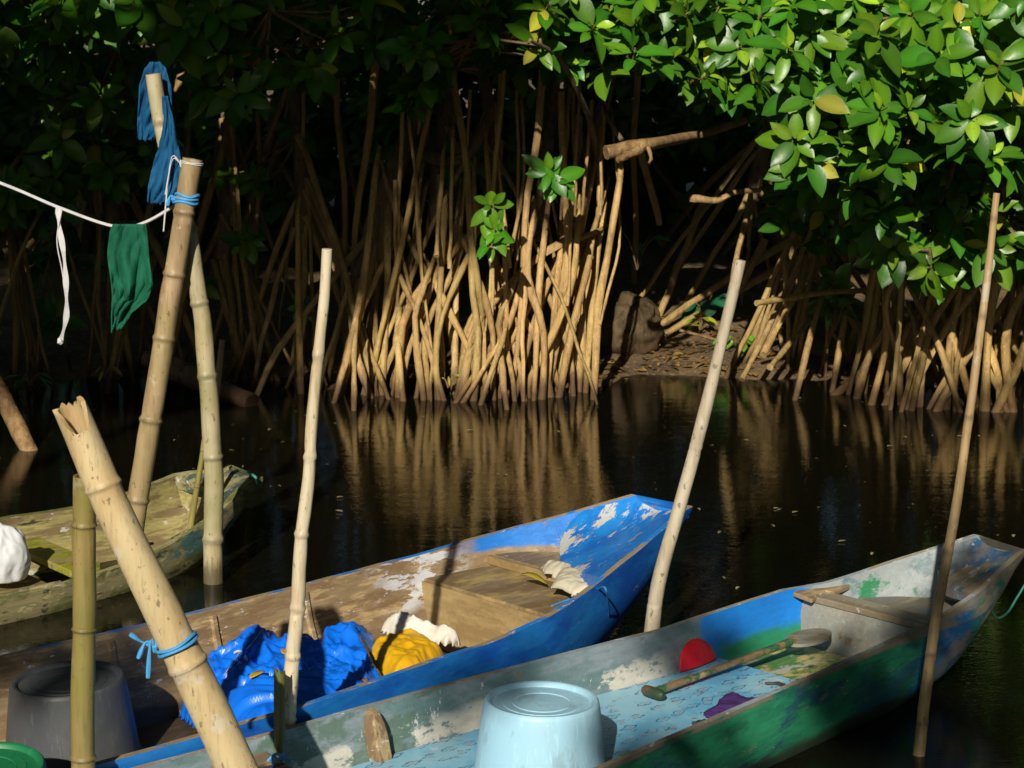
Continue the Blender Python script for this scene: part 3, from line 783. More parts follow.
M['bag_pale'] = cloth_mat('pale_bag', (.58, .54, .42, 1), (.40, .36, .26, 1), 9, .5, .3, trans=.1)
wb = PL(B1, [(540, 566, .24), (556, 562, .25), (585, 572, .25), (599, 583, .24), (590, 596, .23), (566, 597, .23), (553, 590, .23), (556, 578, .23), (543, 575, .23)])
heap('plastic_bag', wb, .227, .035, M['bag_pale'], 'limp cream plastic bag lying on the bow boards of the blue canoe', 'bag', B1, er=.02, amp=.016, freq=11, seed=23, res=.005, base=lambda x, y: .226)
line('blue_string', [at(552, 606, z=.235), at(568, 600, z=.235), at(590, 596, z=.24), at(600, 588, z=.3), at(606, 590, z=.32), at(609, 612, z=.2), at(609, 628, z=.1)], .003, M['cord_blue'], 'blue string trailing over the side of the blue canoe near its bow', 'string')
# leaves dropped in the canoes and on the water
def fallen(name, p, size, col, rz, label, cat='leaf', group=None, tilt=0, wid=1, curl=1.0):
    T, Fc = LT[6]; b = MB(); R_ = Matrix.Rotation(rz, 3, 'Z') @ Matrix.Rotation(tilt, 3, 'Y')
    b.add([R_ @ Vector((v[0] * size - size / 2, v[1] * size * wid, (v[2] + .16 * v[0] * v[0] * (1 - curl)) * size + .05 * size)) for v in T], [tuple(f) for f in Fc])
    m = M.setdefault('fl' + str(col), cloth_mat('fallen_leaf', col + (1,), tuple(c * .6 for c in col) + (1,), 20, .5, .4))
    o = b.build(name, m, None, normals=False); o.location = p
    sm = o.modifiers.new('t', 'SOLIDIFY'); sm.thickness = .0015
    return tag(o, label, cat, group)
fallen('fallen_leaf', at(534, 577, z=.236), .085, (.36, .28, .03), -.5, 'curled yellow leaf beside the cream plastic bag', wid=.8, curl=1.4)
fallen('fallen_leaf', at(170, 696, z=.03), .10, (.20, .07, .02), .5, 'brown dead leaf on the floor beside the dark washbasin')
fallen('fallen_leaf', at(186, 712, z=.03), .07, (.30, .17, .05), 1.6, 'small tan dead leaf on the dark floor of the blue canoe')
fallen('fallen_leaf', at(657, 367, z=.02), .10, (.5, .07, .02), .2, 'red dead leaf at the foot of the muddy bank')
fallen('fallen_leaf', at(684, 357, z=.06), .08, (.42, .10, .02), 1.0, 'rust orange leaf on the muddy bank above the red leaf')
fallen('fallen_leaf', at(690, 326, z=.2), .12, (.45, .36, .04), 2.6, 'long yellow leaf lying on the bank below the taro plant')
for k, (px, py) in enumerate([(626, 379), (404, 466), (800, 398), (540, 395), (776, 508), (795, 512), (842, 541), (340, 497), (339, 511), (905, 437), (890, 446), (746, 440), (470, 430), (250, 402), (960, 436)]):
    fallen('floating_leaf', at(px, py, z=.004), rnd.uniform(.02, .04), rnd.choice([(.24, .21, .08), (.28, .25, .15), (.18, .15, .06)]), rnd.uniform(0, 6), 'small dead leaf floating on the dark creek water', group='leaves floating on the creek', curl=0)

# ---------------- green and blue canoe in front
B2 = Boat((.45, 4.6), RZ)
boat2 = empty('wooden_canoe', B2.O, 'weathered green, grey and blue canoe in front, pale blue bucket aboard', 'boat', 'canoes moored in the creek', RZ)
zG = .235
far2 = [(150, 762, zG), (250, 737, zG), (430, 687, zG), (660, 628, zG), (798, 583, zG + .005), (806, 588, zG - .005), (850, 574, zG + .02), (890, 560, .285), (940, 545, .325), (986, 530, .37)]
near2 = [(540, 795, zG), (610, 765, zG), (760, 700, zG), (870, 652, zG), (935, 622, .255), (975, 597, .295), (1026, 549, .37)]
xs2 = {k: B2.P(*v).x for k, v in dict(b0=(700, 640, .17), b1=(795, 600, .2), gw0=(420, 720, .15), near_blue=(935, 640, .2), n760=(760, 715, .2), n700=(700, 740, .2)).items()}
grey = (.30, .35, .38, 1)
M['c2_in'] = painted('grey_inner_paint', (.27, .33, .37, 1), [
    dict(c=(.12, .21, .22, 1), s=3, t=.5, w=.1, st=(1, 2, 2)),
    dict(c=(.10, .17, .12, 1), s=7, t=.5, w=.05, st=(1, 2, 2), r=[(0, -9, xs2['gw0'] + .1, .1)], a=.8),
    dict(c=(.58, .57, .50, 1), s=7, t=.53, w=.02, st=(.8, 1.5, 1.5), r=[(0, -9, xs2['b0'] - .15, .05), (2, -1, .17, .02)]),
    dict(c=(.6, .62, .62, 1), s=17, t=.63, w=.015, st=(1.5, 1.5, .7)),
    dict(c=(.01, .22, .74, 1), s=6, t=.30, w=.05, r=[(0, xs2['b0'], xs2['b1'] + .03, .02)]),
    dict(c=(.02, .24, .12, 1), s=6, t=.36, w=.06, r=[(0, xs2['b0'] + .05, 9, .05), (2, -1, .14, .015)]),
    dict(c=(.31, .35, .36, 1), s=7, t=.45, w=.05, r=[(0, xs2['b1'] + .05, 9, .05)]),
    dict(c=(.03, .22, .10, 1), s=5, t=.6, w=.04, r=[(0, xs2['b1'] + .1, 9, .05)]),
    dict(c=(.22, .18, .13, 1), s=10, t=.67, w=.02)], gamt=.25, rough=.5)
M['c2_out'] = painted('green_outer_paint', (.03, .25, .14, 1), [
    dict(c=(.04, .36, .18, 1), s=3, t=.5, w=.1), dict(c=(.03, .15, .18, 1), s=4, t=.53, w=.06, st=(.8, 2, 2)),
    dict(c=(.03, .2, .5, 1), s=5, t=.42, w=.04, r=[(0, xs2['near_blue'] - .03, xs2['near_blue'] + .18, .05)]),
    dict(c=(.30, .30, .27, 1), s=6, t=.5, w=.05, r=[(0, xs2['near_blue'] + .05, 9, .06)]),
    dict(c=(.30, .32, .26, 1), s=7, t=.655, w=.04, st=(.6, 2, 3)), dict(c=(.45, .5, .15, 1), s=26, t=.66, w=.015),
    dict(c=(.28, .26, .2, 1), s=6, t=.46, w=.06, st=(.6, 1, 1), r=[(2, .222, .4, .006)]), dict(c=(.05, .045, .03, 1), s=5, t=.3, w=.1, r=[(2, -1, .05, .02)], a=.8)], rough=.45, bstr=.3)
M['c2_rim'] = painted('worn_grey_gunwale', (.34, .32, .27, 1), [dict(c=(.36, .26, .15, 1), s=6, t=.5, w=.05, st=(.5, 1, 1)), dict(c=(.30, .38, .42, 1), s=7, t=.55, w=.04, st=(.5, 1, 1)), dict(c=(.7, .7, .66, 1), s=24, t=.62, w=.01)])
h2, sec2, in2, x2e = hull(B2, far2, near2, -3.0, -1.2, -.07, [M['c2_out'], M['c2_in'], M['c2_rim']], boat2, rise=.75, fr=(1, .96, .88, .74, .5), seed=4, tipth=.045, th=.017)
xb = B2.P(784, 608, .18).x
zP = .115
q = NT('patterned_floor_sheet')
vo = q.n('ShaderNodeTexVoronoi'); mp = q.n('ShaderNodeMapping'); q.l(q.co, mp.inputs[0]); mp.inputs['Scale'].default_value = (14, 18, 17)
q.l(mp.outputs[0], vo.inputs['Vector']); vo.inputs['Scale'].default_value = 1; vo.inputs['Randomness'].default_value = .6
sepx = q.n('ShaderNodeVectorMath', operation='SUBTRACT'); q.l(mp.outputs[0], sepx.inputs[0]); q.l(vo.outputs['Position'], sepx.inputs[1])
dxyz = q.xyz(sepx.outputs[0])
rad_ = q.math('ADD', q.math('MULTIPLY', q.math('ABSOLUTE', dxyz[0]), .55), q.math('ABSOLUTE', dxyz[1]))
rad_ = q.math('ADD', rad_, q.math('MULTIPLY', q.math('SUBTRACT', q.noise(45, 4), .5), .45))
ringm = q.math('MULTIPLY', q.step(rad_, .17, .2), q.math('SUBTRACT', 1, q.step(rad_, .23, .27)))
ringm = q.math('MULTIPLY', ringm, q.step(q.noise(30, 2, off=(3, 3, 3)), .42, .5))
dot = q.math('SUBTRACT', 1, q.step(rad_, .06, .12))
wear = q.noise(5, 6, .7)
c = q.mix(q.step(wear, .4, .62), (.13, .42, .66, 1), (.28, .55, .70, 1))
c = q.mix(q.math('MULTIPLY', ringm, .85), c, (.02, .06, .13, 1))
c = q.mix(q.math('MULTIPLY', dot, .55), c, (.40, .20, .16, 1))
c = q.mix(q.math('MULTIPLY', q.step(q.noise(12, 6, .7, off=(1, 7, 0)), .6, .68), .7), c, (.6, .64, .66, 1))
c = q.mix(q.math('MULTIPLY', q.step(q.noise(9, 6, .7, off=(8, 2, 0)), .6, .7), .6), c, (.08, .1, .1, 1))
M['sheet'] = q.done(q.bsdf(c, .3, wear, .2, .006, .5))
xse = B2.P(768, 672, zP).x
cross_board(in2, -1.9, xse, zP, .012, M['sheet'], 'floor_sheet', boat2, n=16, bevel=.002)
M['c2_floor'] = painted('yellow_green_floor_paint', (.10, .24, .05, 1), [dict(c=(.55, .42, .16, 1), s=4, t=.47, w=.03, st=(1, 1.5, 1)), dict(c=(.45, .45, .38, 1), s=7, t=.57, w=.03), dict(c=(.02, .2, .07, 1), s=4, t=.56, w=.05), dict(c=(.07, .045, .025, 1), s=9, t=.6, w=.03)])
cross_board(in2, xse + .004, xb + .0, .085, .012, M['c2_floor'], 'floor_board', boat2, n=6)
M['c2_panel'] = painted('grey_bulkhead_panel', (.34, .33, .27, 1), [dict(c=(.24, .25, .22, 1), s=3, t=.52, w=.1), dict(c=(.55, .55, .48, 1), s=22, t=.64, w=.02), dict(c=(.02, .2, .55, 1), s=7, t=.68, w=.02), dict(c=(.22, .13, .06, 1), s=5, t=.62, w=.04)], gamt=.3)
bulkhead(in2, xb, .03, .2, .012, M['c2_panel'], 'bulkhead', boat2, lean=.05)
M['c2_plank'] = painted('bare_grey_plank', (.36, .32, .24, 1), [dict(c=(.24, .19, .12, 1), s=4, t=.52, w=.08, st=(4, 1, 1)), dict(c=(.55, .6, .6, 1), s=10, t=.62, w=.03)], grain=(12, 1, 12))
cross_board(in2, xb + .045, xb + .12, .222, .02, M['c2_plank'], 'thwart', boat2, n=3, gap=-.002)
M['c2_fore'] = painted('worn_fore_boards', (.27, .21, .13, 1), [dict(c=(.18, .2, .19, 1), s=3, t=.5, w=.1), dict(c=(.35, .3, .2, 1), s=8, t=.58, w=.05), dict(c=(.35, .2, .08, 1), s=9, t=.6, w=.03)])
xdk = B2.P(966, 570, .3).x
cross_board(in2, xb + .17, xdk + .03, .19, .02, M['c2_fore'], 'fore_board', boat2, n=6)
M['c2_deck'] = painted('worn_bow_paint', (.27, .30, .31, 1), [dict(c=(.04, .16, .34, 1), s=4, t=.50, w=.06), dict(c=(.36, .26, .15, 1), s=5, t=.54, w=.05), dict(c=(.6, .6, .55, 1), s=12, t=.6, w=.02)])
xf2, xn2 = B2.P(948, 545, .33).x, B2.P(978, 592, .3).x
bow_deck(sec2, in2, xf2, x2e - .005, M['c2_deck'], 'bow_deck', boat2, dip=.045, notch=.0, th=.03, xn=xn2)
# broken piece of the gunwale beside the notch
b = MB(); b.slab(PL(B2, [(793, 592, .232), (808, 585, .232), (822, 583, .23), (846, 576, .236), (850, 585, .23), (834, 592, .228), (826, 590, .228), (812, 599, .224)]), .014)
b.build('broken_gunwale', M['c1_in'], boat2, False, bevel=.003)
# wooden rib on the far wall
M['ribw'] = painted('bare_rib_wood', (.42, .31, .17, 1), [dict(c=(.2, .13, .07, 1), s=6, t=.52, w=.05, st=(3, 3, 1)), dict(c=(.6, .58, .5, 1), s=14, t=.62, w=.02)], grain=(12, 12, 1))
def rib2(px, py):
    b = MB(); x_ = B2.P(px, py, .2).x
    f, g_ = [], []
    for i in range(9):
        z = .232 - .2 * i / 8; wz = .025 * (1 - .55 * (1 if i == 0 else .25 if i == 1 else 0))
        yo = in2(x_, z, 1, .0); d = .028 + .012 * math.sin(i * .5)
        f.append([(x_ - wz, yo + .004, z), (x_ + wz, yo + .004, z), (x_ + wz * .8, yo - d, z - .006), (x_ - wz * .8, yo - d, z - .006)])
    vs = [p for r in f for p in r]
    b.add(vs, [(k * 4 + j, k * 4 + (j + 1) % 4, (k + 1) * 4 + (j + 1) % 4, (k + 1) * 4 + j) for k in range(8) for j in range(4)] + [(0, 1, 2, 3)[::-1], (32, 33, 34, 35)])
    b.build('rib', M['ribw'], boat2, True, 50, bevel=.004)
rib2(358, 716); rib2(120, 790)
# stern seat block with a lashing, at the bottom edge
M['block'] = painted('rough_seat_wood', (.26, .18, .10, 1), [dict(c=(.42, .30, .17, 1), s=5, t=.53, w=.05, st=(1, 5, 5)), dict(c=(.06, .045, .03, 1), s=7, t=.58, w=.04, st=(1, 4, 4))])
sp = PL(B2, [(234, 735, .2), (262, 748, .2), (300, 772, .2), (330, 800, .2), (250, 830, .2), (190, 790, .2)])
b = MB(); b.slab(sp, .035); st_ = b.build('stern_seat', M['block'], boat2, False, bevel=.006)
b = MB(); kn = B2.P(278, 759, .206)
b.tube(spline([kn + Vector((-.03, -.02, 0)), kn + Vector((-.01, .005, .008)), kn, kn + Vector((.012, -.012, .006)), kn + Vector((.03, .02, -.004)), kn + Vector((.035, .03, -.05))], 24), .0035, 6)
b.tube(spline([kn + Vector((-.03, .03, -.03)), kn + Vector((-.005, .012, .006)), kn + Vector((.004, -.006, .01)), kn + Vector((.01, -.04, .002))], 20), .0035, 6)
b.build('lashing', M['cord_blue'], st_)

# things lying in it
M['bucket'] = plastic_mat('pale_blue_plastic', (.33, .57, .72, 1), (.30, .42, .46, 1), .3, .4, 5)
kp = at(540, 699.5, z=.315)
lathe_thing('plastic_bucket', upturned(.155, .128, .2), M['bucket'], (kp.x, kp.y, .117), 'pale blue plastic bucket upturned on the floor sheet of the green canoe', 'bucket', (math.radians(-.6), math.radians(1.2), 0))
# red bailer: half a bowl standing on its cut edge against the wall
b = MB(); K1, K2 = 14, 24
rc = .074
for i in range(K1 + 1):
    a = PI / 2 * i / K1
    for j in range(K2 + 1):
        t = PI * j / K2
        b.v.append((rc * math.sin(a) * math.cos(t) * 1.1, -.2 * rc * math.cos(a), 1.0 * rc * math.sin(a) * math.sin(t))); b.tint.append((1, 1, 1))
for i in range(K1):
    for j in range(K2):
        a = i * (K2 + 1) + j; b.f.append((a, a + 1, a + K2 + 2, a + K2 + 1)); b.mi.append(0)
M['red'] = plastic_mat('red_plastic', (.62, .01, .025, 1), (.40, .01, .02, 1), .35, .4)
rb = b.build('red_bailer', M['red'], None, True, 60)
sm = rb.modifiers.new('t', 'SOLIDIFY'); sm.thickness = .003
rp = at(700, 667, z=zP); rp_l = B2.loc(rp); rb.location = B2.wld((rp_l.x, in2(rp_l.x, zP, 1, .0) - .016, zP + .003)); rb.rotation_euler = (math.radians(-16), 0, RZ + .05)
tag(rb, 'red half dish bailer leaning on the blue inner side of the green canoe', 'bailer')
# paddle
g0, g1 = at(655, 692, z=zP + .022), at(796, 640, z=.155)
pad = empty('paddle', g0, 'wooden paddle lying along the patterned floor sheet', 'paddle')
M['paddle'] = painted('paddle_wood', (.28, .19, .10, 1), [dict(c=(.03, .12, .05, 1), s=7, t=.53, w=.04), dict(c=(.40, .29, .16, 1), s=6, t=.57, w=.04)], grain=(3, 12, 12))
d = (g1 - g0); side = d.cross(Vector((0, 0, 1))).normalized()
b = MB(); b.tube([g0.lerp(g1, t) for t in np.linspace(0, 1, 14)], [.011, .0105, .010, .010, .0095, .0095, .0095, .010, .010, .0105, .011, .0115, .012, .012], 12, wob=.15, seed=2)
b.build('shaft', M['paddle'], pad, origin=g0)
M['paddle_dark'] = painted('dark_grip_paint', (.03, .06, .03, 1), [dict(c=(.10, .07, .04, 1), s=9, t=.52, w=.05)])
b = MB(); c0 = g0 - d.normalized() * .006
b.tube(spline([c0 - side * .037, c0 - side * .015, c0 + side * .015, c0 + side * .037], 12), [.008, .013, .0145, .015, .015, .015, .015, .015, .0145, .014, .012, .008], 10)
b.build('grip', M['paddle_dark'], pad, origin=g0)
M['paddle_pale'] = painted('pale_blade_paint', (.25, .25, .2, 1), [dict(c=(.2, .15, .08, 1), s=6, t=.52, w=.05)])
b = MB(); dn_ = d.normalized(); up_ = side.cross(dn_).normalized(); N = 40; top, bot = [], []
for k in range(N):
    a = 2 * PI * k / N
    p = g1 + dn_ * (.055 + .085 * math.cos(a)) + side * (.05 * math.sin(a))
    top.append(p + up_ * .004 - up_ * 0.006); bot.append(p - up_ * .011)
b.add(top + bot, [tuple(range(N)), tuple(range(2 * N - 1, N - 1, -1))] + [(i, (i + 1) % N, N + (i + 1) % N, N + i) for i in range(N)])
b.build('blade', M['paddle_pale'], pad, origin=g0)
M['purple'] = cloth_mat('purple_rag', (.065, .03, .14, 1), (.03, .015, .07, 1), 9, .9, .1)
rg_ = PL(B2, [(706, 714, zP), (716, 702, zP), (724, 697, zP), (733, 693, zP), (748, 699, zP), (772, 701, zP), (768, 708, zP), (745, 714, zP), (722, 722, zP), (708, 720, zP)])
heap('purple_rag', rg_, zP + .002, .008, M['purple'], 'dark purple rag lying on the patterned floor sheet', 'rag', B2, er=.02, amp=.011, freq=13, seed=31, res=.004, base=lambda x, y: zP + .001, solid=.003)
M['dark_bit'] = painted('charred_stick', (.03, .03, .035, 1), [])
for pts, lab in (([(692, 723), (700, 722), (708, 720)], 'short dark twig on the floor sheet left of the purple rag'), ([(765, 683), (780, 684), (792, 689)], 'thin black stick at the bow end of the floor sheet')):
    b = MB(); P_ = spline([at(x, y, z=zP + .006) for x, y in pts], 10); b.tube(P_, [.003, .005, .004, .005, .006, .005, .005, .006, .004, .003], 7, wob=.4)
    tag(b.build('twig', M['dark_bit'], origin=P_[0]), lab, 'twig')
line('mooring_rope', [at(990, 596, z=.25), at(991, 608, z=.2), at(997, 618, z=.14), at(1008, 612, z=.13), at(1018, 596, z=.16), at(1034, 574, z=.2), at(1070, 550, z=.2)], .0035, M['cord_green'], 'thin green mooring rope looped at the bow of the green canoe', 'rope')

# ---------------- old mossy canoe on the left
B3 = Boat((-1.35, 6.05), math.radians(40))
boat3 = empty('wooden_canoe', B3.O, 'old mossy canoe at the left with splitting yellow planks', 'boat', 'canoes moored in the creek', B3.rz)
far3 = [(-80, 545, .2), (0, 517, .2), (70, 507, .2), (130, 491, .22), (180, 470, .25), (215, 463, .27), (247, 468, .30)]
near3 = [(-60, 612, .09), (0, 599, .09), (60, 586, .09), (120, 567, .10), (165, 548, .12), (215, 517, .18), (253, 479, .28)]
M['c3_out'] = painted('mossy_hull', (.28, .245, .12, 1), [dict(c=(.11, .12, .03, 1), s=5, t=.5, w=.06), dict(c=(.05, .12, .11, 1), s=4, t=.55, w=.04, r=[(0, B3.P(185, 530, .2).x, 9, .08)]), dict(c=(.40, .35, .16, 1), s=14, t=.58, w=.04), dict(c=(.05, .04, .02, 1), s=9, t=.6, w=.04)], gamt=.5, rough=.75)
M['c3_in'] = painted('split_yellow_planks', (.37, .32, .12, 1), [dict(c=(.18, .13, .06, 1), s=4, t=.5, w=.06, st=(.7, 5, 5)), dict(c=(.33, .31, .07, 1), s=4, t=.6, w=.05), dict(c=(.5, .48, .40, 1), s=12, t=.62, w=.02), dict(c=(.03, .025, .015, 1), s=7, t=.6, w=.03, st=(.5, 4, 4))], gamt=.6, rough=.7)
M['c3_rim'] = painted('mossy_rim', (.33, .30, .14, 1), [dict(c=(.12, .14, .03, 1), s=7, t=.5, w=.05), dict(c=(.5, .5, .42, 1), s=16, t=.62, w=.02)], rough=.75)
h3, sec3, in3, x3e = hull(B3, far3, near3, -1.9, -1.0, -.09, [M['c3_out'], M['c3_in'], M['c3_rim']], boat3, rise=.55, fr=(1, .98, .92, .78, .5), seed=8, th=.03, tipth=.05, n=70)
xd3 = B3.P(205, 487, .24).x
M['c3_deck'] = painted('dark_green_bow', (.06, .10, .08, 1), [dict(c=(.28, .25, .12, 1), s=5, t=.53, w=.04, st=(.6, 4, 4)), dict(c=(.5, .5, .45, 1), s=10, t=.62, w=.02)], gamt=.5)
bow_deck(sec3, in3, xd3, x3e - .004, M['c3_deck'], 'bow_deck', boat3, dip=.03, notch=.06, th=.04)
M['c3_seat'] = painted('lime_green_plank', (.34, .34, .03, 1), [dict(c=(.14, .17, .03, 1), s=5, t=.53, w=.06), dict(c=(.35, .27, .12, 1), s=7, t=.58, w=.04)], gamt=.4)
xs3 = B3.P(70, 556, .14).x
cross_board(in3, xs3 - .05, xs3 + .07, .12, .025, M['c3_seat'], 'thwart', boat3, n=3)
cross_board(in3, -1.4, xs3 - .08, .06, .02, M['c3_in'], 'floor_board', boat3, n=6)
b = MB()
for px, py, dx in ((140, 528, .1), (156, 522, .08), (110, 545, .12), (30, 590, .1)):
    p = B3.P(px, py, .06); a = rnd.uniform(-.6, .6)
    b = MB(); b.tube([p, p + Vector((dx * math.cos(a), dx * math.sin(a), .02))], [.012, .006], 6, wob=.4)
    b.build('splinter', M['c3_in'], boat3)
line('mooring_string', [at(248, 472, z=.3), at(256, 478, z=.3), at(258, 488, z=.22)], .005, M['cord_green'], 'green cord end tied at the bow of the old mossy canoe', 'string')
M['bag_w'] = cloth_mat('white_bag', (.70, .72, .74, 1), (.5, .52, .55, 1), 7, .45, .3, trans=.1)
def lump(name, c, rx, ry, rz_, mat, label, cat, amp=.18, freq=2.2, seed=0, sub=5):
    bm = bmesh.new(); bmesh.ops.create_icosphere(bm, subdivisions=sub, radius=1)
    for v in bm.verts:
        d_ = v.co.normalized(); k = d_ * freq + Vector((seed, 0, 0)); wv = noise.noise(k * .6) 
        f = 1 + amp * ((1 - 2 * abs(noise.noise(k + Vector((wv, wv, 0))))) * .7 + (1 - 2 * abs(noise.noise(k * 2.3))) * .3)
        v.co = Vector((d_.x * rx * f, d_.y * ry * f, max(-rz_ * .75, d_.z * rz_ * f)))
    me = bpy.data.meshes.new(name); bm.to_mesh(me); bm.free(); me.materials.append(mat)
    ta = me.attributes.new('tint', 'FLOAT_COLOR', 'POINT'); ta.data.foreach_set('color', np.ones(len(me.vertices) * 4, np.float32))
    me.polygons.foreach_set('use_smooth', [True] * len(me.polygons))
    o = bpy.data.objects.new(name, me); COL.objects.link(o); o.location = c
    return tag(o, label, cat)
pb = at(3, 548, z=.2)
lump('white_bag', (pb.x, pb.y, .17), .078, .07, .10, M['bag_w'], 'white plastic bag in the old canoe at the left edge', 'bag', .16, 1.25, 3)

# ------------------------------------------------------------------ mangrove trees
def tube_obj(name, pts, rad, mat, parent, origin, k=8, wob=.25, seed=0, extra=None, tint=(1, 1, 1)):
    b = MB(); b.cur = tint
    b.tube(pts, rad, k, wob=wob, seed=seed)
    for (p, r) in (extra or []): b.tube(p, r, k, wob=wob, seed=seed + 3)
    return b.build(name, mat, parent, True, 60, origin=origin)

def root_path(p0, p1, arch, rr, n=12):
    mid = p0.lerp(p1, .5); mid.x = p0.x + (p1.x - p0.x) * (.5 + arch); mid.y = p0.y + (p1.y - p0.y) * (.5 + arch)
    pts = []
    sd = rr.uniform(0, 99); a = (p1 - p0).length * .018
    for i in range(n):
        t = i / (n - 1); p = p0 * (1 - t) ** 2 + mid * 2 * t * (1 - t) + p1 * t * t
        pts.append(p + Vector((noise.noise(Vector((t * 4, sd, 0))), noise.noise(Vector((t * 4, sd, 5))), 0)) * a)
    return pts

TREES = {}
def tree(key, px, Y, label, trunk_pts, trunk_r, nroots=16, spread=.55, zlo=.4, zhi=1.25, rr0=.02, seed=0, group='mangrove trees along the bank', rtint=1.0, yb=(-1.0, .5), cat='mangrove', drop=.22):
    """trunk_pts: (px, py, Y) from its lowest point upwards"""
    rr = random.Random(seed); base = at(px, 384, Y=Y); base.z = 0
    t = empty('mangrove_tree', base, label, cat, group)
    P = [at(*p[:2], Y=p[2]) for p in trunk_pts]
    if len(P) > 1:
        n = 22; path = spline(P, n)
        tube_obj('trunk', path, [trunk_r * (1 - .6 * i / (n - 1)) for i in range(n)], M['trunk'], t, base, 10, .3, seed)
    else: path = P
    lo = P[0]
    for i in range(nroots):
        # springs from the lower trunk
        top = rr.random()
        if top > drop:      # from the lower trunk, straddling
            p0 = path[rr.randint(0, 9)] + Vector((rr.gauss(0, .03), -abs(rr.gauss(0, .03)), 0))
        else:              # dropped from boughs overhead, rising out of sight into the crown
            p0 = Vector((base.x + rr.gauss(0, .42) * spread / .5, base.y + rr.uniform(-.25, .3), rr.uniform(1.25, 2.4)))
        z0 = min(p0.z, zhi + .35)
        far_ = (.35 + .65 * z0 / (zhi + .35))
        p1 = Vector((base.x + rr.choice((-1, 1)) * abs(rr.gauss(.5, .5)) * spread * far_ + (p0.x - base.x) * .6, base.y + rr.uniform(yb[0], yb[1]) * spread * far_, -.12))
        pts = root_path(p0, p1, rr.choice((0, 0, .03, .08, .25)), rr)
        r_ = rr0 * rr.uniform(.5, 1.15); ex = []
        if rr.random() < .75:
            m = rr.randint(5, 9); q0 = pts[m]; b_ = rr.uniform(0, 2 * PI); e = rr.uniform(.06, .26)
            q1 = Vector((q0.x + math.cos(b_) * e, q0.y - abs(math.sin(b_)) * e * .6, -.12))
            pp = root_path(q0, q1, rr.uniform(.05, .25), rr, 9); ex.append((pp, [r_ * .8 * (1 - .25 * j / 8) for j in range(9)]))
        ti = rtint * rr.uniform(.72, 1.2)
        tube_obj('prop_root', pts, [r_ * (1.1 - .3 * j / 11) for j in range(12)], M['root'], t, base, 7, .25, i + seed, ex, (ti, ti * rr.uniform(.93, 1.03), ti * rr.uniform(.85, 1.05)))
    TREES[key] = dict(o=t, base=base, path=path, rr=rr, br=[], lv=None, hi=[])
    return TREES[key]

def branch(T, pts, r0, r1, mat='trunk', wob=.3):
    P = spline([at(*p[:2], Y=p[2]) for p in pts], 18)
    T['br'].append((P, [r0 + (r1 - r0) * i / 17 for i in range(18)], mat)); return P

def finish(T, ns=6, seed=0):
    t = T['o']; base = T['base']
    for (P, R_, mat) in T['br']:
        tube_obj('branch', P, R_, M[mat], t, base, 8, .3, seed)
    allp = [p for (P, R_, m) in T['br'] for p in P] + list(T['path'][8:])
    if T['hi']:
        L = Leaves(ns); tws = []
        for (p, ax, n, size, young, shade, stem) in T['hi']:
            L.rosette(p, ax, n, size, young, T['rr'], shade)
            if stem and allp:
                q_ = min(allp, key=lambda w: (w - p).length)
                dd = (q_ - p).length
                if dd < .55:
                    mid = p.lerp(q_, .45) - ax.normalized() * min(.12, dd * .25)
                    tws.append((spline([p + ax.normalized() * .01, p - ax.normalized() * min(.08, dd * .3), mid, q_], 9), [.0045, .005, .005, .0055, .006, .0065, .007, .008, .009]))
        L.build('crown', t, base)
        for a_, r_ in tws[:60]:
            tw = MB(); tw.tube(a_, r_, 5); tw.build('twig', M['twig'], t, origin=base, normals=False)

def inpoly(x, y, poly):
    c = False
    for i in range(len(poly)):
        (ax, ay), (bx, by) = poly[i], poly[i - 1]
        if (ay > y) != (by > y) and x < (bx - ax) * (y - ay) / (by - ay) + ax: c = not c
    return c
def scatter(T, poly, Y0, Y1, n, size=.13, young=.15, shade=1.0, nl=(8, 12), mind=0, ax=(0, -.75, .55), jit=.55, stem=True, dens=None):
    rr = T['rr']; xs_ = [p[0] for p in poly]; ys_ = [p[1] for p in poly]; got = []; tries = 0
    while len(got) < n and tries < n * 60:
        tries += 1
        x, y = rr.uniform(min(xs_), max(xs_)), rr.uniform(min(ys_), max(ys_))
        if not inpoly(x, y, poly): continue
        p = at(x, y, Y=rr.uniform(Y0, Y1))
        if any((p - g_).length < mind for g_ in got): continue
        got.append(p)
        a = Vector(ax) + Vector((rr.uniform(-1, 1), rr.uniform(-1, 1), rr.uniform(-1, 1))) * jit
        T['hi'].append((p, a, rr.randint(*nl), size, young, shade, stem))

# -- centre clump (the sunlit roots)
tree('c1', 385, 10.05, 'dim leaning mangrove left of the sunlit roots, thick trunk rising right', [(352, 330, 10.3), (372, 240, 10.3), (398, 160, 10.3), (432, 80, 10.3), (470, -60, 10.4)], .075, 9, .5, .35, .95, .021, 101, rtint=.8)
tree('c2', 432, 9.95, 'mangrove at the left of the sunlit root clump', [(432, 235, 10.2), (440, 150, 10.3), (452, 60, 10.4), (455, -80, 10.5)], .04, 5, .42, .45, 1.0, .017, 102)
tree('c3', 490, 9.9, 'mangrove with bright ochre stilt roots below the left leaf sprig', [(490, 225, 10.15), (493, 140, 10.3), (480, 40, 10.4), (490, -80, 10.5)], .045, 5, .42, .4, 1.0, .017, 103, drop=.3)
tree('c4', 540, 9.9, 'mangrove whose pale roots cross below the right leaf sprig', [(540, 240, 10.1), (548, 140, 10.3), (560, 40, 10.4), (570, -80, 10.5)], .045, 5, .34, .35, .95, .017, 104, drop=.3)
tree('c5', 566, 9.95, 'mangrove at the right end of the sunlit root clump', [(574, 225, 10.05), (590, 150, 10.3), (612, 60, 10.4), (610, -80, 10.6)], .05, 4, .1, .3, .95, .017, 105, drop=.3)
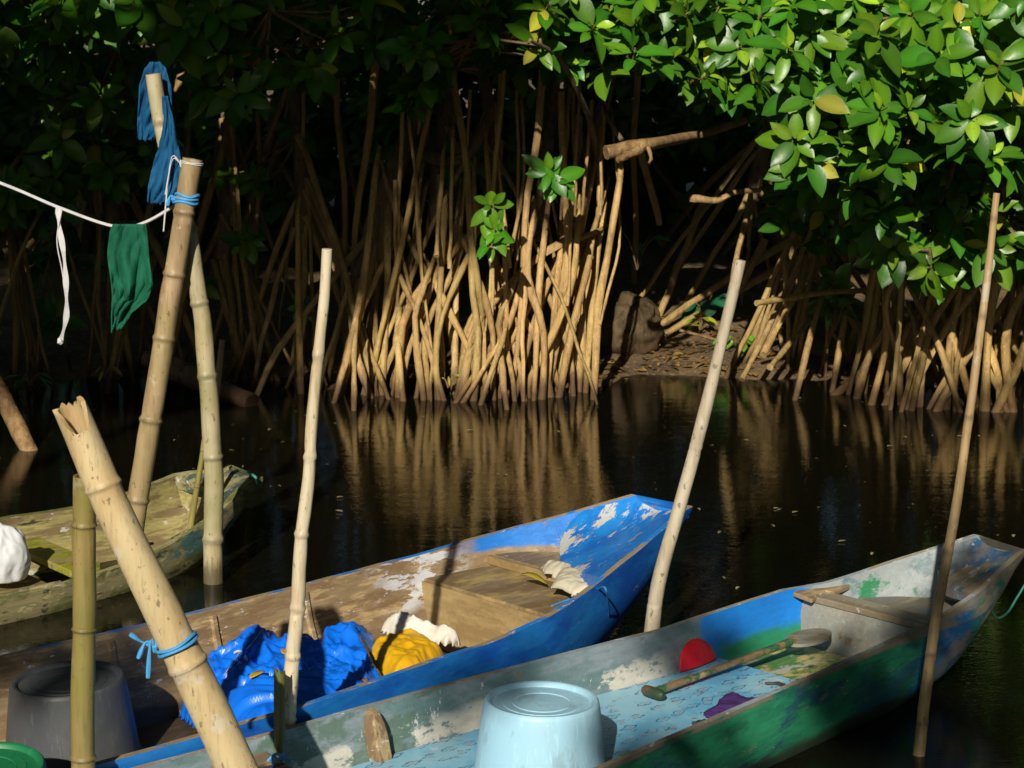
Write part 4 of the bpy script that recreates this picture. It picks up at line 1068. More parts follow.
T = TREES['c1']; branch(T, [(410, 148, 10.3), (440, 160, 10.2), (470, 152, 10.2), (500, 90, 10.2), (520, 30, 10.3)], .04, .02); 
T = TREES['c4']; branch(T, [(745, 120, 9.9), (700, 134, 9.5), (655, 143, 8.9), (630, 147, 8.8), (606, 153, 8.75)], .02, .033, 'cutlog')
P_ = branch(T, [(640, 148, 8.73), (628, 155, 8.69), (618, 160, 8.72)], .022, .016, 'cutlog')
branch(T, [(648, 148, 8.75), (651, 158, 8.71), (649, 163, 8.69)], .01, .006, 'cutlog')
branch(T, [(760, 190, 9.9), (735, 192, 9.8), (718, 200, 9.75), (690, 198, 9.8)], .012, .02, 'cutlog')
branch(T, [(622, 140, 9.6), (607, 115, 9.7), (600, 92, 9.8)], .012, .008, 'trunk')
T = TREES['c3']; branch(T, [(500, 235, 10.1), (495, 215, 9.6), (490, 215, 9.35)], .008, .006, 'twig')
for (px, py) in ((492, 205), (495, 230), (489, 243)): T['hi'].append((at(px, py, Y=9.3), Vector((rnd.uniform(-.4, .4), -1, .3)), 7, .125, .05, 1.25, True))
T = TREES['c4']; branch(T, [(560, 240, 10.1), (552, 200, 9.6), (551, 182, 9.35)], .008, .006, 'twig')
for (px, py) in ((549, 172), (556, 180)): T['hi'].append((at(px, py, Y=9.3), Vector((rnd.uniform(-.3, .3), -1, .25)), 8, .13, .05, 1.25, True))
# hanging straight aerial roots above the clump
def aerial(T, lst, rt=.9):
    for (x0, y0, x1, y1, Y) in lst:
        p0, p1 = at(x0, y0, Y=Y), at(x1, y1, Y=Y); rr = T['rr']
        tube_obj('aerial_root', root_path(p0, p1, 0, rr), [.011 * (1 - .35 * i / 11) for i in range(12)], M['root'], T['o'], T['base'], 6, .2, rr.randint(0, 99), tint=(rt, rt * .97, rt * .95))
aerial(TREES['c3'], [(520, 10, 517, 260, 10), (500, 60, 497, 170, 10), (470, 90, 462, 240, 10.2)])
aerial(TREES['c5'], [(605, 60, 600, 215, 10), (592, 100, 578, 260, 9.9), (570, 80, 560, 235, 10)])
aerial(TREES['c2'], [(420, 110, 418, 135, 10), (443, 170, 437, 230, 10), (452, 170, 450, 240, 10), (395, 180, 398, 330, 10)])

def traced(keys, sc, ox, oy, lst, rmin=.014, rmax=.0225, back=(.02, .32), seed=5, tint=(.8, 1.15)):
    rr = random.Random(seed)
    for k, pl in enumerate(lst):
        P = [(ox + x * sc, oy + y * sc) for x, y in pl]
        if P[-1][1] > 370: P[-1] = (P[-1][0], max(P[-1][1], rr.uniform(391, 401)))
        if P[-1][1] > 384: ye = at(P[-1][0], min(P[-1][1], 412), z=0).y
        else: ye = 9.8
        ys_ = ye + rr.uniform(*back); n = len(P)
        W = [at(x, y, Y=ys_ + (ye - ys_) * (i / (n - 1)) ** .8) for i, (x, y) in enumerate(P)]
        d = (W[-1] - W[-2]).normalized()
        W.append(W[-1] + d * .16)
        up_ = (W[0] - W[1]).normalized(); e_ = rr.uniform(.10, .24)
        W.insert(0, W[0] + Vector((up_.x * e_, up_.y * e_ + .16, abs(up_.z) * e_)))
        path = spline(W, 16); r_ = rr.uniform(rmin, rmax); sd = rr.uniform(0, 50)
        path = [p + Vector((noise.noise(Vector((i * .5, sd, 0))), noise.noise(Vector((i * .5, sd, 4))), 0)) * .005 for i, p in enumerate(path)]
        T = TREES[min(keys, key=lambda q_: abs(TREES[q_]['base'].x - W[0].x))]
        ti = rr.uniform(*tint)
        tube_obj('prop_root', path, [r_ * (.92 + .12 * math.sin(i * .9 + sd) + .2 * max(0, i - 11) / 4) * min(1, .4 + i * .15) for i in range(16)], M['root'], T['o'], T['base'], 9, .3, int(sd), None, (ti, ti * rr.uniform(.94, 1.02), ti * rr.uniform(.85, 1.05)))
CR = [[(530, 345), (450, 430), (390, 540), (380, 690)], [(395, 450), (440, 550), (490, 715)], [(425, 375), (480, 470), (515, 600), (520, 700)], [(490, 270), (480, 450), (465, 700)], [(525, 270), (518, 480), (515, 690)],
 [(540, 350), (580, 450), (605, 560), (610, 700)], [(610, 390), (590, 470), (540, 560), (535, 690)], [(635, 380), (640, 560), (622, 705)], [(688, 380), (645, 540), (600, 620), (535, 725)], [(740, 250), (720, 430), (705, 700)],
 [(842, 322), (760, 350), (690, 400), (620, 470), (560, 560), (530, 690)], [(865, 262), (820, 400), (780, 500), (738, 660)], [(822, 348), (750, 420), (680, 520), (590, 690)], [(792, 240), (762, 420), (735, 660)], [(905, 230), (880, 380), (860, 500), (850, 650)],
 [(872, 280), (850, 440), (830, 660)], [(690, 388), (740, 470), (790, 600), (800, 695)], [(650, 555), (670, 640), (682, 705)], [(718, 555), (745, 620), (772, 695)], [(790, 565), (830, 640), (852, 690)], [(378, 405), (350, 520), (330, 600), (308, 690)],
 [(355, 310), (352, 500), (340, 700)], [(382, 500), (380, 590), (392, 700)], [(472, 555), (440, 640), (422, 712)], [(578, 485), (540, 600), (522, 695)], [(632, 572), (570, 650), (518, 727)], [(630, 575), (605, 650), (578, 732)], [(622, 585), (630, 660), (640, 742)],
 [(487, 375), (430, 530), (400, 620), (395, 708)], [(505, 425), (445, 560), (455, 705)], [(768, 375), (710, 520), (680, 640), (658, 712)], [(832, 415), (800, 540), (765, 695)], [(560, 250), (556, 420), (570, 560), (560, 700)], [(275, 535), (250, 640), (225, 727)], [(275, 585), (292, 650), (312, 715)],
 [(275, 600), (274, 670), (275, 745)], [(305, 582), (330, 650), (357, 718)], [(138, 290), (140, 480), (145, 695)], [(330, 425), (270, 560), (235, 720)], [(322, 190), (300, 400), (262, 620), (240, 700)], [(350, 195), (382, 290), (380, 400), (340, 560), (300, 700)],
 [(445, 440), (420, 520), (430, 640), (440, 712)], [(700, 300), (690, 420), (730, 560), (725, 700)], [(600, 300), (610, 430), (585, 560), (592, 712)], [(810, 300), (800, 420), (760, 540), (700, 660), (690, 712)], [(660, 440), (620, 540), (650, 640), (655, 715)], [(545, 380), (500, 480), (470, 600), (478, 705)], [(785, 420), (820, 520), (815, 690)], [(745, 420), (700, 560), (640, 690)], [(480, 460), (540, 580), (585, 705)], [(660, 480), (720, 600), (745, 705)], [(410, 520), (360, 620), (330, 705)]]
traced(('c1', 'c2', 'c3', 'c4', 'c5'), 1 / 2.4, 240, 100, CR, seed=5)
traced(('c1', 'c2', 'c3', 'c4', 'c5'), 1 / 2.4, 240, 100, [[(675, -20), (682, 180), (655, 340), (640, 420), (632, 600)], [(487, 140), (475, 310)], [(815, 0), (800, 200), (790, 420)], [(615, 60), (622, 180), (640, 330)], [(510, 100), (505, 330)], [(590, 100), (600, 260)], [(900, 120), (912, 330), (880, 470)]], .008, .013, seed=6)

# -- left bank in the shade
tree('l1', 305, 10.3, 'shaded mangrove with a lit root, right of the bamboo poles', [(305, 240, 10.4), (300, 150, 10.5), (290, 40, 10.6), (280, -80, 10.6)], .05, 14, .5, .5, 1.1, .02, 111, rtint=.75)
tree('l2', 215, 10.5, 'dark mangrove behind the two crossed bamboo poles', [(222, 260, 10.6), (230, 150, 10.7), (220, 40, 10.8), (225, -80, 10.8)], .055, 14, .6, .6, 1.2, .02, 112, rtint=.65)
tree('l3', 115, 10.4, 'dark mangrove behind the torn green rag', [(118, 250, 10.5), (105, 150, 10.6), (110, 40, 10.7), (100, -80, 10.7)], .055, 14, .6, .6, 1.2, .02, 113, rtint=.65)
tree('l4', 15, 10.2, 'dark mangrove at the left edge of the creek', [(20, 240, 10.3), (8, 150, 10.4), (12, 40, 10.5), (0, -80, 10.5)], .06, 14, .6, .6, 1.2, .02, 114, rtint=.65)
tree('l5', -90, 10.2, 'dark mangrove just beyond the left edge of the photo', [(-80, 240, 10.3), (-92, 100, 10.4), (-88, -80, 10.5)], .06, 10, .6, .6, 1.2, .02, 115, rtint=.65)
# -- right bank
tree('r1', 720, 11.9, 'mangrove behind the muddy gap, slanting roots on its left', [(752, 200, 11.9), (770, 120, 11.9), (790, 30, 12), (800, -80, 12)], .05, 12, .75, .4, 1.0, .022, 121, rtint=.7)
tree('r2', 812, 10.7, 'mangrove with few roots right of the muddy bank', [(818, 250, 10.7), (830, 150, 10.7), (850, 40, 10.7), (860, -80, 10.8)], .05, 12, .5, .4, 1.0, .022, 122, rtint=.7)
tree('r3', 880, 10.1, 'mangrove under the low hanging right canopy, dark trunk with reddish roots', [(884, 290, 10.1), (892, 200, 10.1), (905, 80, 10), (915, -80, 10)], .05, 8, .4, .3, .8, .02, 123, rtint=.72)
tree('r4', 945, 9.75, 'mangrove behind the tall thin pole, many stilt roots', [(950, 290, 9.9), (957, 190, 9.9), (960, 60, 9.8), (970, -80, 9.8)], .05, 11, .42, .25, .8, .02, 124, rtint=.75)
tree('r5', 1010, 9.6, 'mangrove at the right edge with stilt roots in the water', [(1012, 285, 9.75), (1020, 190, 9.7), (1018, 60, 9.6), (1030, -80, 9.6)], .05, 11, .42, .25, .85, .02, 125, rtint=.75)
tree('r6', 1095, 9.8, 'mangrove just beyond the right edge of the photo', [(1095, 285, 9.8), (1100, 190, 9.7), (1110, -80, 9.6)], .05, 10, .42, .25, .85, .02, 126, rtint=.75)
RR = [[(690, 365), (640, 520), (570, 590)], [(690, 365), (690, 480), (655, 615)], [(862, 325), (790, 450), (770, 620)], [(905, 335), (830, 440), (760, 570), (740, 625)], [(805, 375), (740, 440), (700, 600)], [(745, 495), (715, 560), (688, 615)], [(1025, 395), (950, 540), (918, 620)], [(1030, 320), (980, 450), (1000, 645)],
 [(872, 315), (850, 450), (840, 620)], [(962, 290), (940, 420), (930, 630)], [(950, 550), (970, 600), (987, 645)], [(722, 290), (690, 380), (720, 500), (725, 615)], [(780, 390), (830, 500), (870, 635)], [(890, 400), (870, 500), (800, 620)], [(920, 440), (960, 540), (965, 640)], [(1000, 470), (1040, 560), (1050, 650)], [(830, 400), (860, 480), (900, 625)], [(700, 420), (650, 500), (620, 600)], [(985, 360), (900, 480), (850, 560), (815, 630)], [(760, 420), (770, 520), (745, 620)], [(1040, 420), (1010, 520), (955, 635)]]
traced(('r2', 'r3', 'r4', 'r5'), .414, 600, 150, RR, .017, .025, seed=8, back=(.0, .25))
traced(('r1', 'r2'), .414, 600, 150, [[(520, 170), (430, 380), (370, 500)], [(492, 315), (455, 380), (420, 445)], [(502, 415), (465, 460), (430, 502)], [(362, 135), (330, 260), (310, 400)], [(645, 338), (540, 345), (430, 362)], [(560, 300), (520, 400), (470, 560)], [(600, 280), (590, 420), (560, 560)]], .014, .022, seed=9, back=(.3, .8))
# long slanting roots over the muddy gap
T = TREES['r1']
for (x0, y0, x1, y1, Ya, Yb) in ((800, 235, 652, 330, 11.6, 11.2), (790, 262, 665, 335, 11.5, 11.1), (765, 240, 720, 330, 11.4, 11.2), (705, 200, 655, 330, 11.9, 11.5), (770, 290, 752, 345, 11.0, 10.9), (640, 150, 660, 225, 11, 11)):
    p0, p1 = at(x0, y0, Y=Ya), at(x1, y1, Y=Yb); tube_obj('prop_root', root_path(p0, p1, .04, T['rr']), [.026 * (1 - .3 * i / 11) for i in range(12)], M['root'], T['o'], T['base'], 8, .3, 4, tint=(.75, .72, .66))

# -- front canopies: right side overhangs the water in the sun
canR = [(550, -10), (548, 30), (560, 66), (590, 90), (640, 60), (668, 70), (700, 96), (745, 110), (790, 130), (800, 180), (842, 205), (868, 225), (890, 262), (925, 285), (985, 282), (1060, 270), (1060, -10)]
def clip(poly, x0, x1): return [(min(x1, max(x0, p[0])), p[1]) for p in poly]
T = TREES['r3']
branch(T, [(905, 100, 10), (880, 60, 9.3), (820, 40, 9.1), (740, 20, 9.2), (660, 15, 9.2), (590, 40, 9.2)], .03, .01)
branch(T, [(880, 60, 9.3), (850, 110, 8.7), (825, 150, 8.3)], .015, .007)
branch(T, [(820, 50, 9.1), (760, 80, 9.1), (700, 75, 9.1)], .014, .006)
scatter(T, [(552, -15), (550, 32), (566, 62), (600, 72), (610, 20), (600, -15)], 9.0, 9.5, 12, .168, .15, mind=.14)
scatter(T, [(600, -15), (610, 40), (660, 60), (690, 84), (745, 100), (800, 125), (830, -15)], 8.8, 9.6, 105, .15, .2, mind=.1)
scatter(T, [(790, -15), (790, 130), (808, 180), (842, 205), (880, 225), (880, -15)], 8.1, 9.0, 58, .152, .28, mind=.13)
T = TREES['r4']
branch(T, [(960, 120, 9.8), (955, 80, 9), (930, 60, 8.4), (890, 110, 8.8), (880, 170, 8.8)], .028, .008)
branch(T, [(958, 90, 9.2), (960, 140, 8.5), (940, 210, 8.9), (930, 250, 8.8)], .016, .007)
branch(T, [(955, 80, 9), (900, 30, 8.6), (860, 20, 8.3)], .014, .007)
scatter(T, [(850, 215), (868, 225), (888, 258), (928, 280), (975, 275), (985, 150), (850, 150)], 8.7, 9.3, 50, .158, .28, mind=.12)
scatter(T, [(850, 160), (980, 160), (990, -15), (850, -15)], 7.9, 8.9, 42, .152, .28, mind=.13)
T = TREES['r5']
branch(T, [(1018, 90, 9.6), (1010, 60, 8.8), (1000, 130, 8.7), (1005, 220, 8.8)], .025, .007)
branch(T, [(1012, 60, 9), (1040, 20, 8.4), (1000, -20, 8.2)], .014, .007)
scatter(T, [(965, 150), (965, 275), (1000, 278), (1080, 270), (1080, 150)], 8.6, 9.2, 32, .158, .28, mind=.12)
scatter(T, [(965, -15), (965, 160), (1080, 160), (1080, -15)], 7.9, 8.9, 32, .152, .28, mind=.13)
# low dim sprays behind
T = TREES['r2']
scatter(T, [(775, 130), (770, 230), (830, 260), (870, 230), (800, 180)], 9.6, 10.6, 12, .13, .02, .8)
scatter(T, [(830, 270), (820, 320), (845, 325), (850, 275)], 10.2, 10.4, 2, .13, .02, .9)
T = TREES['c5']
branch(T, [(598, 160, 10.25), (590, 120, 9.6), (560, 60, 9), (530, 40, 8.7)], .02, .008)
scatter(T, [(490, -15), (495, 40), (540, 60), (560, 50), (560, -15)], 8.7, 9.8, 10, .14, .05)
# left, over the washing line
T = TREES['l3']
branch(T, [(108, 100, 10.6), (120, 40, 9.7), (150, -20, 9.3), (160, 10, 9.1)], .03, .01)
branch(T, [(120, 40, 9.7), (60, 10, 9.3), (20, 0, 9.2)], .02, .008)
scatter(T, [(-30, -20), (-30, 30), (90, 20), (110, 10), (140, 40), (200, 45), (245, 15), (240, -20)], 8.8, 9.3, 24, .195, .12, mind=.13)
scatter(T, [(-30, 40), (-30, 230), (90, 200), (190, 150), (190, 60), (100, 30)], 9.7, 10.4, 50, .15, .03, .9)
T = TREES['l2']
branch(T, [(225, 100, 10.7), (240, 40, 9.6), (270, 10, 9.0)], .02, .01)
scatter(T, [(190, -20), (190, 140), (260, 90), (380, 60), (380, -20)], 8.6, 10.2, 34, .15, .03, .9)
T = TREES['c2']
branch(T, [(448, 90, 10.35), (460, 60, 9.6), (470, 40, 9.0)], .018, .008)
scatter(T, [(370, -20), (375, 60), (420, 95), (470, 80), (545, 50), (545, -20)], 8.8, 9.9, 30, .15, .03)
scatter(T, [(375, 60), (380, 110), (410, 110), (430, 80)], 9.4, 9.9, 3, .13, .1)
T = TREES['l1']
scatter(T, [(150, 150), (160, 300), (260, 280), (270, 170)], 10.2, 11, 8, .13, .03, .8)
T = TREES['l4']
scatter(T, [(-60, 120), (-60, 330), (60, 330), (170, 260), (120, 150)], 10.3, 11.2, 24, .14, .03, .8)
# sprouts among the roots
scatter(TREES['c1'], [(300, 300), (300, 320), (315, 320), (315, 300)], 10, 10.1, 1, .08, .1)

# crowns above the frame: the roof that keeps the inside of the thicket dark
def crown_over(key, x0, x1, y0, y1, z0, z1, n, size=.19):
    T = TREES[key]; rr = T['rr']
    for _ in range(n):
        p = Vector((rr.uniform(x0, x1), rr.uniform(y0, y1), z0 + (z1 - z0) * rr.random() ** 1.5))
        T['hi'].append((p, Vector((rr.uniform(-.6, .6), rr.uniform(-1, .4), 1)), rr.randint(8, 11), size, .05, .9, False))
KEYX = [('l5', -4.2, -2.6), ('l4', -2.9, -1.9), ('l3', -2.2, -1.3), ('l2', -1.6, -.9), ('l1', -1.2, -.5), ('c1', -.7, -.1), ('c2', -.4, .2), ('c3', -.1, .4), ('c4', .2, .7), ('c5', .4, 1.0), ('r2', 1.0, 2.0), ('r3', 1.6, 2.4), ('r4', 2.1, 2.9), ('r5', 2.6, 3.3), ('r6', 3.0, 4.6)]
for key, x0, x1 in KEYX:
    right = x0 > .9
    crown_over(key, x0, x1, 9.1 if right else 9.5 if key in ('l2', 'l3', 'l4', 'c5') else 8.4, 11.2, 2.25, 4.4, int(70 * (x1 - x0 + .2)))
for k_, T in TREES.items(): finish(T, 6, 5)
# leaf roof added out of view over the creek to block sky light
for key, x0, x1 in KEYX:
    T = TREES[key]; rr = T['rr']; L = Leaves(3)
    for _ in range(int(105 * (x1 - x0 + .3))):
        y_ = rr.uniform(1.6, 11.5); z_ = max(3.9, 3.5 + .54 * (7.6 - y_)) + rr.uniform(0, .9)
        L.rosette(Vector((rr.uniform(x0 - .4, x1 + .4), y_, z_)), Vector((rr.uniform(-.6, .6), rr.uniform(-.6, .4), 1)), 8, .34, .05, rr, .9)
    L.build('added_leaf_roof', T['o'], T['base'])

# -- second row, deep in the shade: whole trees with low crowns that close the view
for k in range(11):
    x = -5.2 + k * 1.15 + rnd.uniform(-.3, .3); y = rnd.uniform(13.0, 14.6)
    rr = random.Random(300 + k); base = Vector((x, y, .2))
    where = ['behind the left edge', 'behind the washing line', 'behind the green rag', 'behind the crossed bamboo poles', 'behind the slim pale pole', 'behind the leaning dim mangrove', 'behind the sunlit roots', 'behind the cut limb stub', 'behind the muddy gap', 'behind the right canopy', 'behind the right edge'][k]
    t = empty('mangrove_tree', base, 'dark mangrove deep in the thicket, ' + where, 'mangrove', 'mangroves deep in the thicket')
    path = spline([base, base + Vector((rr.uniform(-.2, .2), 0, 1.2)), base + Vector((rr.uniform(-.5, .5), 0, 2.6)), base + Vector((rr.uniform(-.6, .6), 0, 4.2))], 14)
    tube_obj('trunk', path, [.07 * (1 - .6 * i / 13) for i in range(14)], M['trunk'], t, base, 8, .3, k)
    for j in range(9):
        a = rr.uniform(0, 6.28); p0 = path[rr.randint(2, 6)]
        p1 = base + Vector((math.cos(a) * rr.uniform(.3, 1.1), math.sin(a) * rr.uniform(.3, .9), -.1))
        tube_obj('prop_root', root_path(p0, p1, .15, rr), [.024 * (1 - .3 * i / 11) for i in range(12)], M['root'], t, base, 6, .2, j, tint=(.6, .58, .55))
    L = Leaves(3)
    for j in range(230):
        p = Vector((x + rr.gauss(0, .75), y + rr.gauss(.3, .6), 1.0 + 4.2 * rr.random() ** .9))
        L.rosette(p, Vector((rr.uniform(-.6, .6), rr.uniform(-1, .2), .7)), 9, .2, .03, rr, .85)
    for j in range(60):
        p = Vector((x + rr.gauss(0, .8), y + 1.2 + rr.gauss(0, .4), rr.uniform(.3, 1.4)))
        L.rosette(p, Vector((rr.uniform(-.6, .6), -.8, .5)), 9, .2, .03, rr, .8)
    L.build('crown', t, base)
# far wood that closes the horizon, and unseen woods added on the other sides to block sky light
def wood(name, n, bx, by, bz, size=.3):
    L = Leaves(3)
    for j in range(n):
        L.rosette(Vector((nr.uniform(*bx), nr.uniform(*by), bz[0] + (bz[1] - bz[0]) * nr.uniform(0, 1))), Vector((nr.uniform(-.6, .6), nr.uniform(-.9, .5), .7)), 7, size, .02, rnd, .85)
    o = L.build(name, None); o['kind'] = 'stuff'
wood('far_mangrove_wood', 3600, (-9, 9), (15.6, 17.2), (.2, 5.5))
wood('added_upstream_wood', 1500, (-8.5, -6.5), (-5, 16), (.2, 7), .38)
wood('added_downstream_wood', 1500, (6.5, 8.5), (-5, 16), (.2, 7), .38)
wood('added_near_wood', 1000, (-5.4, .6), (-9.5, -7.5), (.2, 6.2), .36)
wood('added_near_wood', 2300, (.6, 9), (-9.5, -7.0), (.2, 13), .4)  # tall flanks added beside the sun's path to cut the sky fill
wood('added_near_wood', 2300, (-14, -5.4), (-9.5, -7.0), (.2, 13), .4)

# trees on the near bank, behind the viewer: their crowns break up the low sun
def shade_tree(base, label, seed, mids):
    t = empty('mangrove_tree', base, label, 'mangrove', 'mangroves on the near bank')
    rr = random.Random(seed)
    path = spline([base] + [Vector(m) for m in mids], 20)
    tube_obj('trunk', path, [.11 * (1 - .65 * i / 19) for i in range(20)], M['trunk'], t, base, 10, .3, seed)
    return t, path, rr
SH = []
def shade(poly, n, t0, t1, Y=None, z=None, size=.17, nl=8):
    xs_ = [p[0] for p in poly]; ys_ = [p[1] for p in poly]; k = 0
    while k < n:
        x, y = rnd.uniform(min(xs_), max(xs_)), rnd.uniform(min(ys_), max(ys_))
        if not inpoly(x, y, poly): continue
        k += 1
        p = at(x, y, z=z) if z is not None else at(x, y, Y=rnd.uniform(*Y))
        SH.append((p - LDIR * rnd.uniform(t0, t1), size, nl))
# left bank and the canopy above it
shade([(-120, 198), (-120, 432), (250, 432), (290, 300), (270, 198)], 520, 10.5, 13, Y=(10.0, 10.6), size=.2)
shade([(-120, 100), (-120, 200), (50, 200), (50, 100)], 30, 10.5, 13, Y=(9.7, 10.3), size=.2)
shade([(235, 60), (235, 200), (300, 200), (300, -30), (260, -30)], 45, 10.5, 13, Y=(9.7, 10.3), size=.2)
shade([(-120, -30), (-120, 70), (75, 70), (75, -30)], 14, 10.5, 13, Y=(8.8, 9.3), size=.14)
shade([(240, -30), (240, 300), (330, 260), (360, 195), (470, 180), (490, 125), (560, 120), (545, -30)], 240, 10.5, 13, Y=(9, 10.3), size=.2)
shade([(285, 200), (285, 430), (345, 430), (365, 200)], 45, 10.5, 12, Y=(10, 10.2), size=.14)
shade([(830, 330), (830, 430), (1040, 430), (1040, 330)], 17, 10.5, 12.5, Y=(9.5, 9.8), size=.13)
# boats
shade([(-20, 650), (60, 640), (150, 650), (150, 690), (130, 700), (-20, 690)], 15, 9, 11, z=.2, size=.12)
shade([(850, 640), (895, 600), (935, 585), (965, 560), (1010, 545), (1030, 560), (935, 700), (830, 735)], 24, 9, 11, z=.2, size=.12)
shade([(820, 680), (930, 640), (940, 690), (840, 730)], 10, 9, 11, z=.12, size=.12)
shade([(600, 740), (720, 715), (740, 750), (700, 800), (560, 800)], 5, 9, 11, z=.15, size=.12)
shade([(430, 690), (560, 655), (570, 690), (440, 730)], 6, 9, 11, z=.18, size=.1)
shade([(645, 640), (700, 620), (735, 640), (660, 660)], 7, 9, 11, z=.18, size=.1)
t1_, path1, rr1 = shade_tree(Vector((-4.3, -2.9, .3)), 'tall leafy mangrove on the near bank behind the viewer', 71, [(-4.2, -2.5, 3.0), (-3.9, -2.0, 5.4), (-3.2, -1.5, 7.4)])
t2_, path2, rr2 = shade_tree(Vector((3.0, -2.9, .3)), 'spreading mangrove on the near bank right of the viewer', 72, [(2.9, -2.7, 2.5), (2.7, -2.3, 4.6), (2.1, -1.8, 6.6)])
for t_, pth, rr_, sel in ((t1_, path1, rr1, lambda p: p.x < -.9), (t2_, path2, rr2, lambda p: p.x >= -.9)):
    L = Leaves(3); tw = MB()
    for i, (p, s_, nl) in enumerate(SH):
        if not sel(p): continue
        L.rosette(p, Vector((rr_.uniform(-.6, .6), rr_.uniform(-.9, .3), .8)), nl, s_, .05, rr_)
        if i % 45 == 0: tw.tube(spline([pth[16], pth[16].lerp(p, .5) + Vector((0, 0, .7)), p], 8), [.014 * (1 - .1 * j) for j in range(8)], 5)
    L.build('crown', t_, t_.location)
    tw.build('branch', M['trunk'], t_, origin=t_.location, normals=False)

# ------------------------------------------------------------------ the muddy gap: root mound, seedlings
M['mound'] = root_mat('mud_mound', (.11, .075, .035, 1), (.045, .032, .016, 1))
mp_ = at(630, 350, Y=10.75)
lump('mud_mound', (mp_.x - .02, 10.95, .19), .2, .2, .19, M['mound'], 'square muddy root mound beside the sunlit roots', 'mound', .2, 1.9, 5)
def plant(name, px, py, Y, n, size, label, hgt=.12, tint=(.03, .12, .02), stemr=.004, wid=1, spreadx=1.0, seed=0):
    rr = random.Random(seed); b0 = at(px, py, Y=Y); t = empty(name, b0, label, 'plant', 'small plants on the bank')
    L = Leaves(6); b = MB()
    for i in range(n):
        a = i * 2.4 + rr.uniform(-.4, .4); h_ = hgt * rr.uniform(.5, 1.1)
        tip = b0 + Vector((math.cos(a) * h_ * .5 * spreadx, math.sin(a) * h_ * .4, h_))
        b.tube(spline([b0, b0.lerp(tip, .5) + Vector((0, 0, h_ * .2)), tip], 8), stemr, 5)
        L.leaf(tip, Vector((math.cos(a), math.sin(a) * .6 - .3, rr.uniform(-.6, .1))), Vector((0, -.6, .8)), size * rr.uniform(.7, 1.2), tuple(c * rr.uniform(.7, 1.3) for c in tint), wid)
    L.build('leaves', t, b0); b.build('stem', M['twig'], t, origin=b0, normals=False)
plant('taro_plant', 705, 322, 11.3, 6, .12, 'dark blue green broad leaved plant on the bank', .15, (.015, .085, .04), wid=1.6, seed=1)
plant('seedling', 700, 330, 11.1, 8, .09, 'yellow green seedling tuft below the dark broad leaved plant', .07, (.24, .28, .02), wid=.7, seed=2)
plant('seedling', 738, 352, 10.75, 7, .1, 'bright green low plant right of the bare grey pole', .09, (.12, .22, .02), seed=3)
plant('seedling', 835, 330, 10.2, 9, .12, 'spindly sprout among the dark roots at the right', .16, (.09, .14, .02), wid=.5, seed=4)
plant('seedling', 637, 270, 11.2, 4, .1, 'thin seedling growing from the muddy root mound', .2, (.04, .11, .03), wid=.7, seed=5)
plant('seedling', 448, 388, 9.8, 3, .07, 'tiny yellow sprout at the water edge of the sunlit roots', .07, (.3, .34, .02), wid=.4, seed=6)
plant('seedling', 30, 385, 9.7, 7, .14, 'grassy green tuft at the left bank', .06, (.06, .14, .03), wid=.25, spreadx=2, seed=7)
plant('seedling', 105, 378, 9.9, 4, .08, 'small yellow leaved sprout behind the torn green rag', .06, (.3, .22, .02), wid=.6, seed=8)
# twigs and sticks lying on the bank
for k, (x0, y0, x1, y1, lab) in enumerate(((605, 332, 660, 345, 'bare twig lying at the foot of the muddy root mound'), (680, 330, 725, 350, 'stick lying across the muddy bank'), (640, 372, 638, 355, 'small stake standing at the edge of the muddy bank'), (800, 385, 842, 372, 'broken stick at the water edge right of the bank'))):
    p0, p1 = at(x0, y0, Y=10.8), at(x1, y1, Y=10.9); p0.z = max(p0.z, ground_z(p0.x, p0.y) + .01); p1.z = max(p1.z, ground_z(p1.x, p1.y) + .01)
    b = MB(); b.tube(root_path(p0, p1, 0, rnd, 9), [.01, .009, .009, .008, .009, .008, .007, .007, .005], 6, wob=.3)
    tag(b.build('stick', M['cutlog'], origin=p0), lab, 'stick')

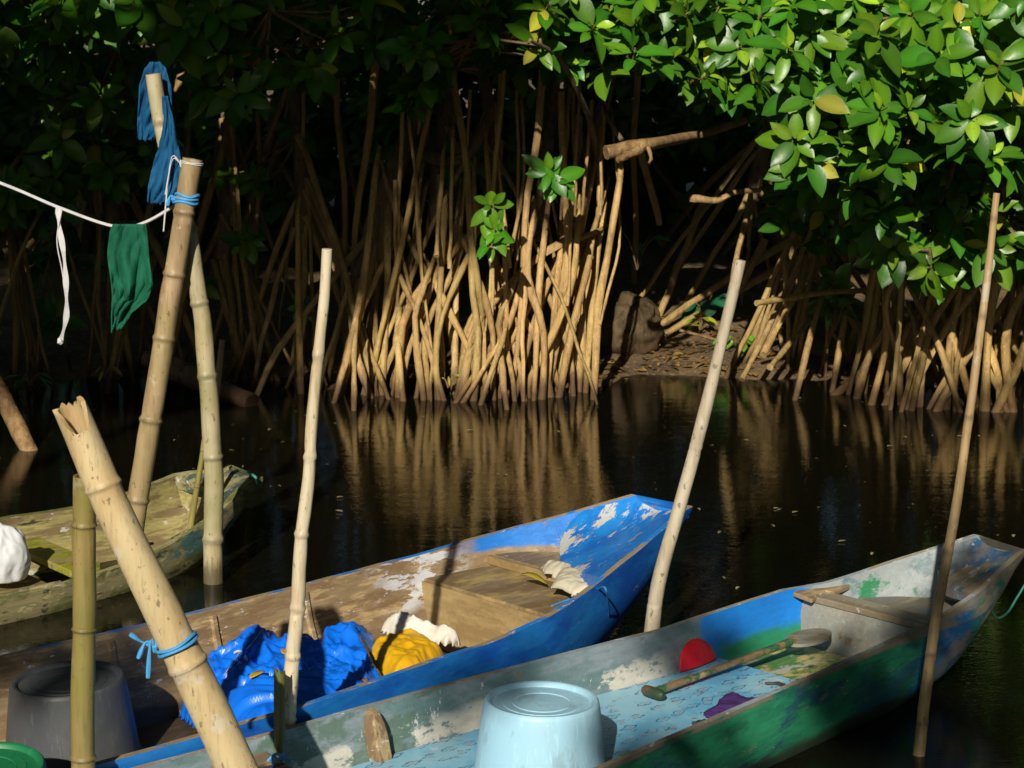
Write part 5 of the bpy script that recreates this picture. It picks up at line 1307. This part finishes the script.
# leaf litter over the mud
L = Leaves(3)
for j in range(900):
    x = nr.uniform(-2.6, 2.6) if j % 3 else nr.uniform(.3, 1.6)
    y = shore(x) + abs(nr.normal(0, .7)) + .02
    z = ground_z(x, y)
    if z < .005: continue
    b_ = nr.uniform(.5, 1.2); t = [(.26 * b_, .15 * b_, .05 * b_), (.16 * b_, .09 * b_, .035 * b_), (.28 * b_, .18 * b_, .06 * b_), (.20 * b_, .10 * b_, .04 * b_)][j % 4]
    a = nr.uniform(0, 6.28)
    L.leaf(Vector((x, y, z + .012)), Vector((math.cos(a), math.sin(a), nr.uniform(-.05, .15))), Vector((nr.uniform(-.3, .3), nr.uniform(-.4, .2), 1)), nr.uniform(.03, .075), t, 1.1)
o = L.build('leaf_litter', None); o['kind'] = 'stuff'
# string and scraps lying over the tarpaulin

def on_mesh(o, px, py, lift=.004):
    dg = bpy.context.evaluated_depsgraph_get(); oe = o.evaluated_get(dg); mi_ = o.matrix_world.inverted()
    a = Vector((0, 0, EYE)); d_ = (at(px, py, Y=5) - a).normalized()
    hit, loc, nrm, k = oe.ray_cast(mi_ @ a, (mi_.to_3x3() @ d_).normalized())
    return (o.matrix_world @ loc + (o.matrix_world.to_3x3() @ nrm) * lift) if hit else None
bpy.context.view_layer.update()
pts = [on_mesh(tarp, x, y, .004) for x, y in ((262, 632), (255, 640), (247, 648), (240, 654), (236, 662), (230, 668), (224, 676))]
pts = [p for p in pts if p]
if len(pts) > 3:
    b = MB(); b.tube(spline(pts, 30), .0016, 5); e = pts[3]
    b.tube(spline([e + Vector((-.012, 0, .002)), e + Vector((0, -.004, .008)), e + Vector((.02, 0, .003)), e + Vector((.03, -.005, -.006))], 10), .003, 5)
    o = b.build('tie_string', M['cord_white'], None, origin=tarp.location)
    bpy.context.view_layer.update(); o.parent = tarp; o.matrix_parent_inverse = tarp.matrix_world.inverted()
for px, py, lab, sz, col in ((258, 676, 'yellow leaf scrap on the left of the blue tarpaulin', .05, (.55, .36, .02)), (284, 652, 'small ochre leaf beside the slim pole on the blue tarpaulin', .035, (.5, .27, .03)), (366, 679, 'brown leaf on the near edge of the blue tarpaulin', .035, (.3, .14, .04))):
    p = on_mesh(tarp, px, py, .006)
    if p: fallen('fallen_leaf', p, sz, col, .4 + px, lab, tilt=-.3)

# specks and scraps drifting on the creek
L = Leaves(3)
for j in range(170):
    x, y = nr.uniform(-2.6, 2.8), nr.uniform(5.6, 9.9)
    a = nr.uniform(0, 6.28); b_ = nr.uniform(.4, 1.1)
    L.leaf(Vector((x, y, .004)), Vector((math.cos(a), math.sin(a), .01)), Vector((0, 0, 1)), nr.uniform(.008, .028), (.26 * b_, .22 * b_, .12 * b_), 1.2)
o = L.build('floating_debris', None); o['kind'] = 'stuff'
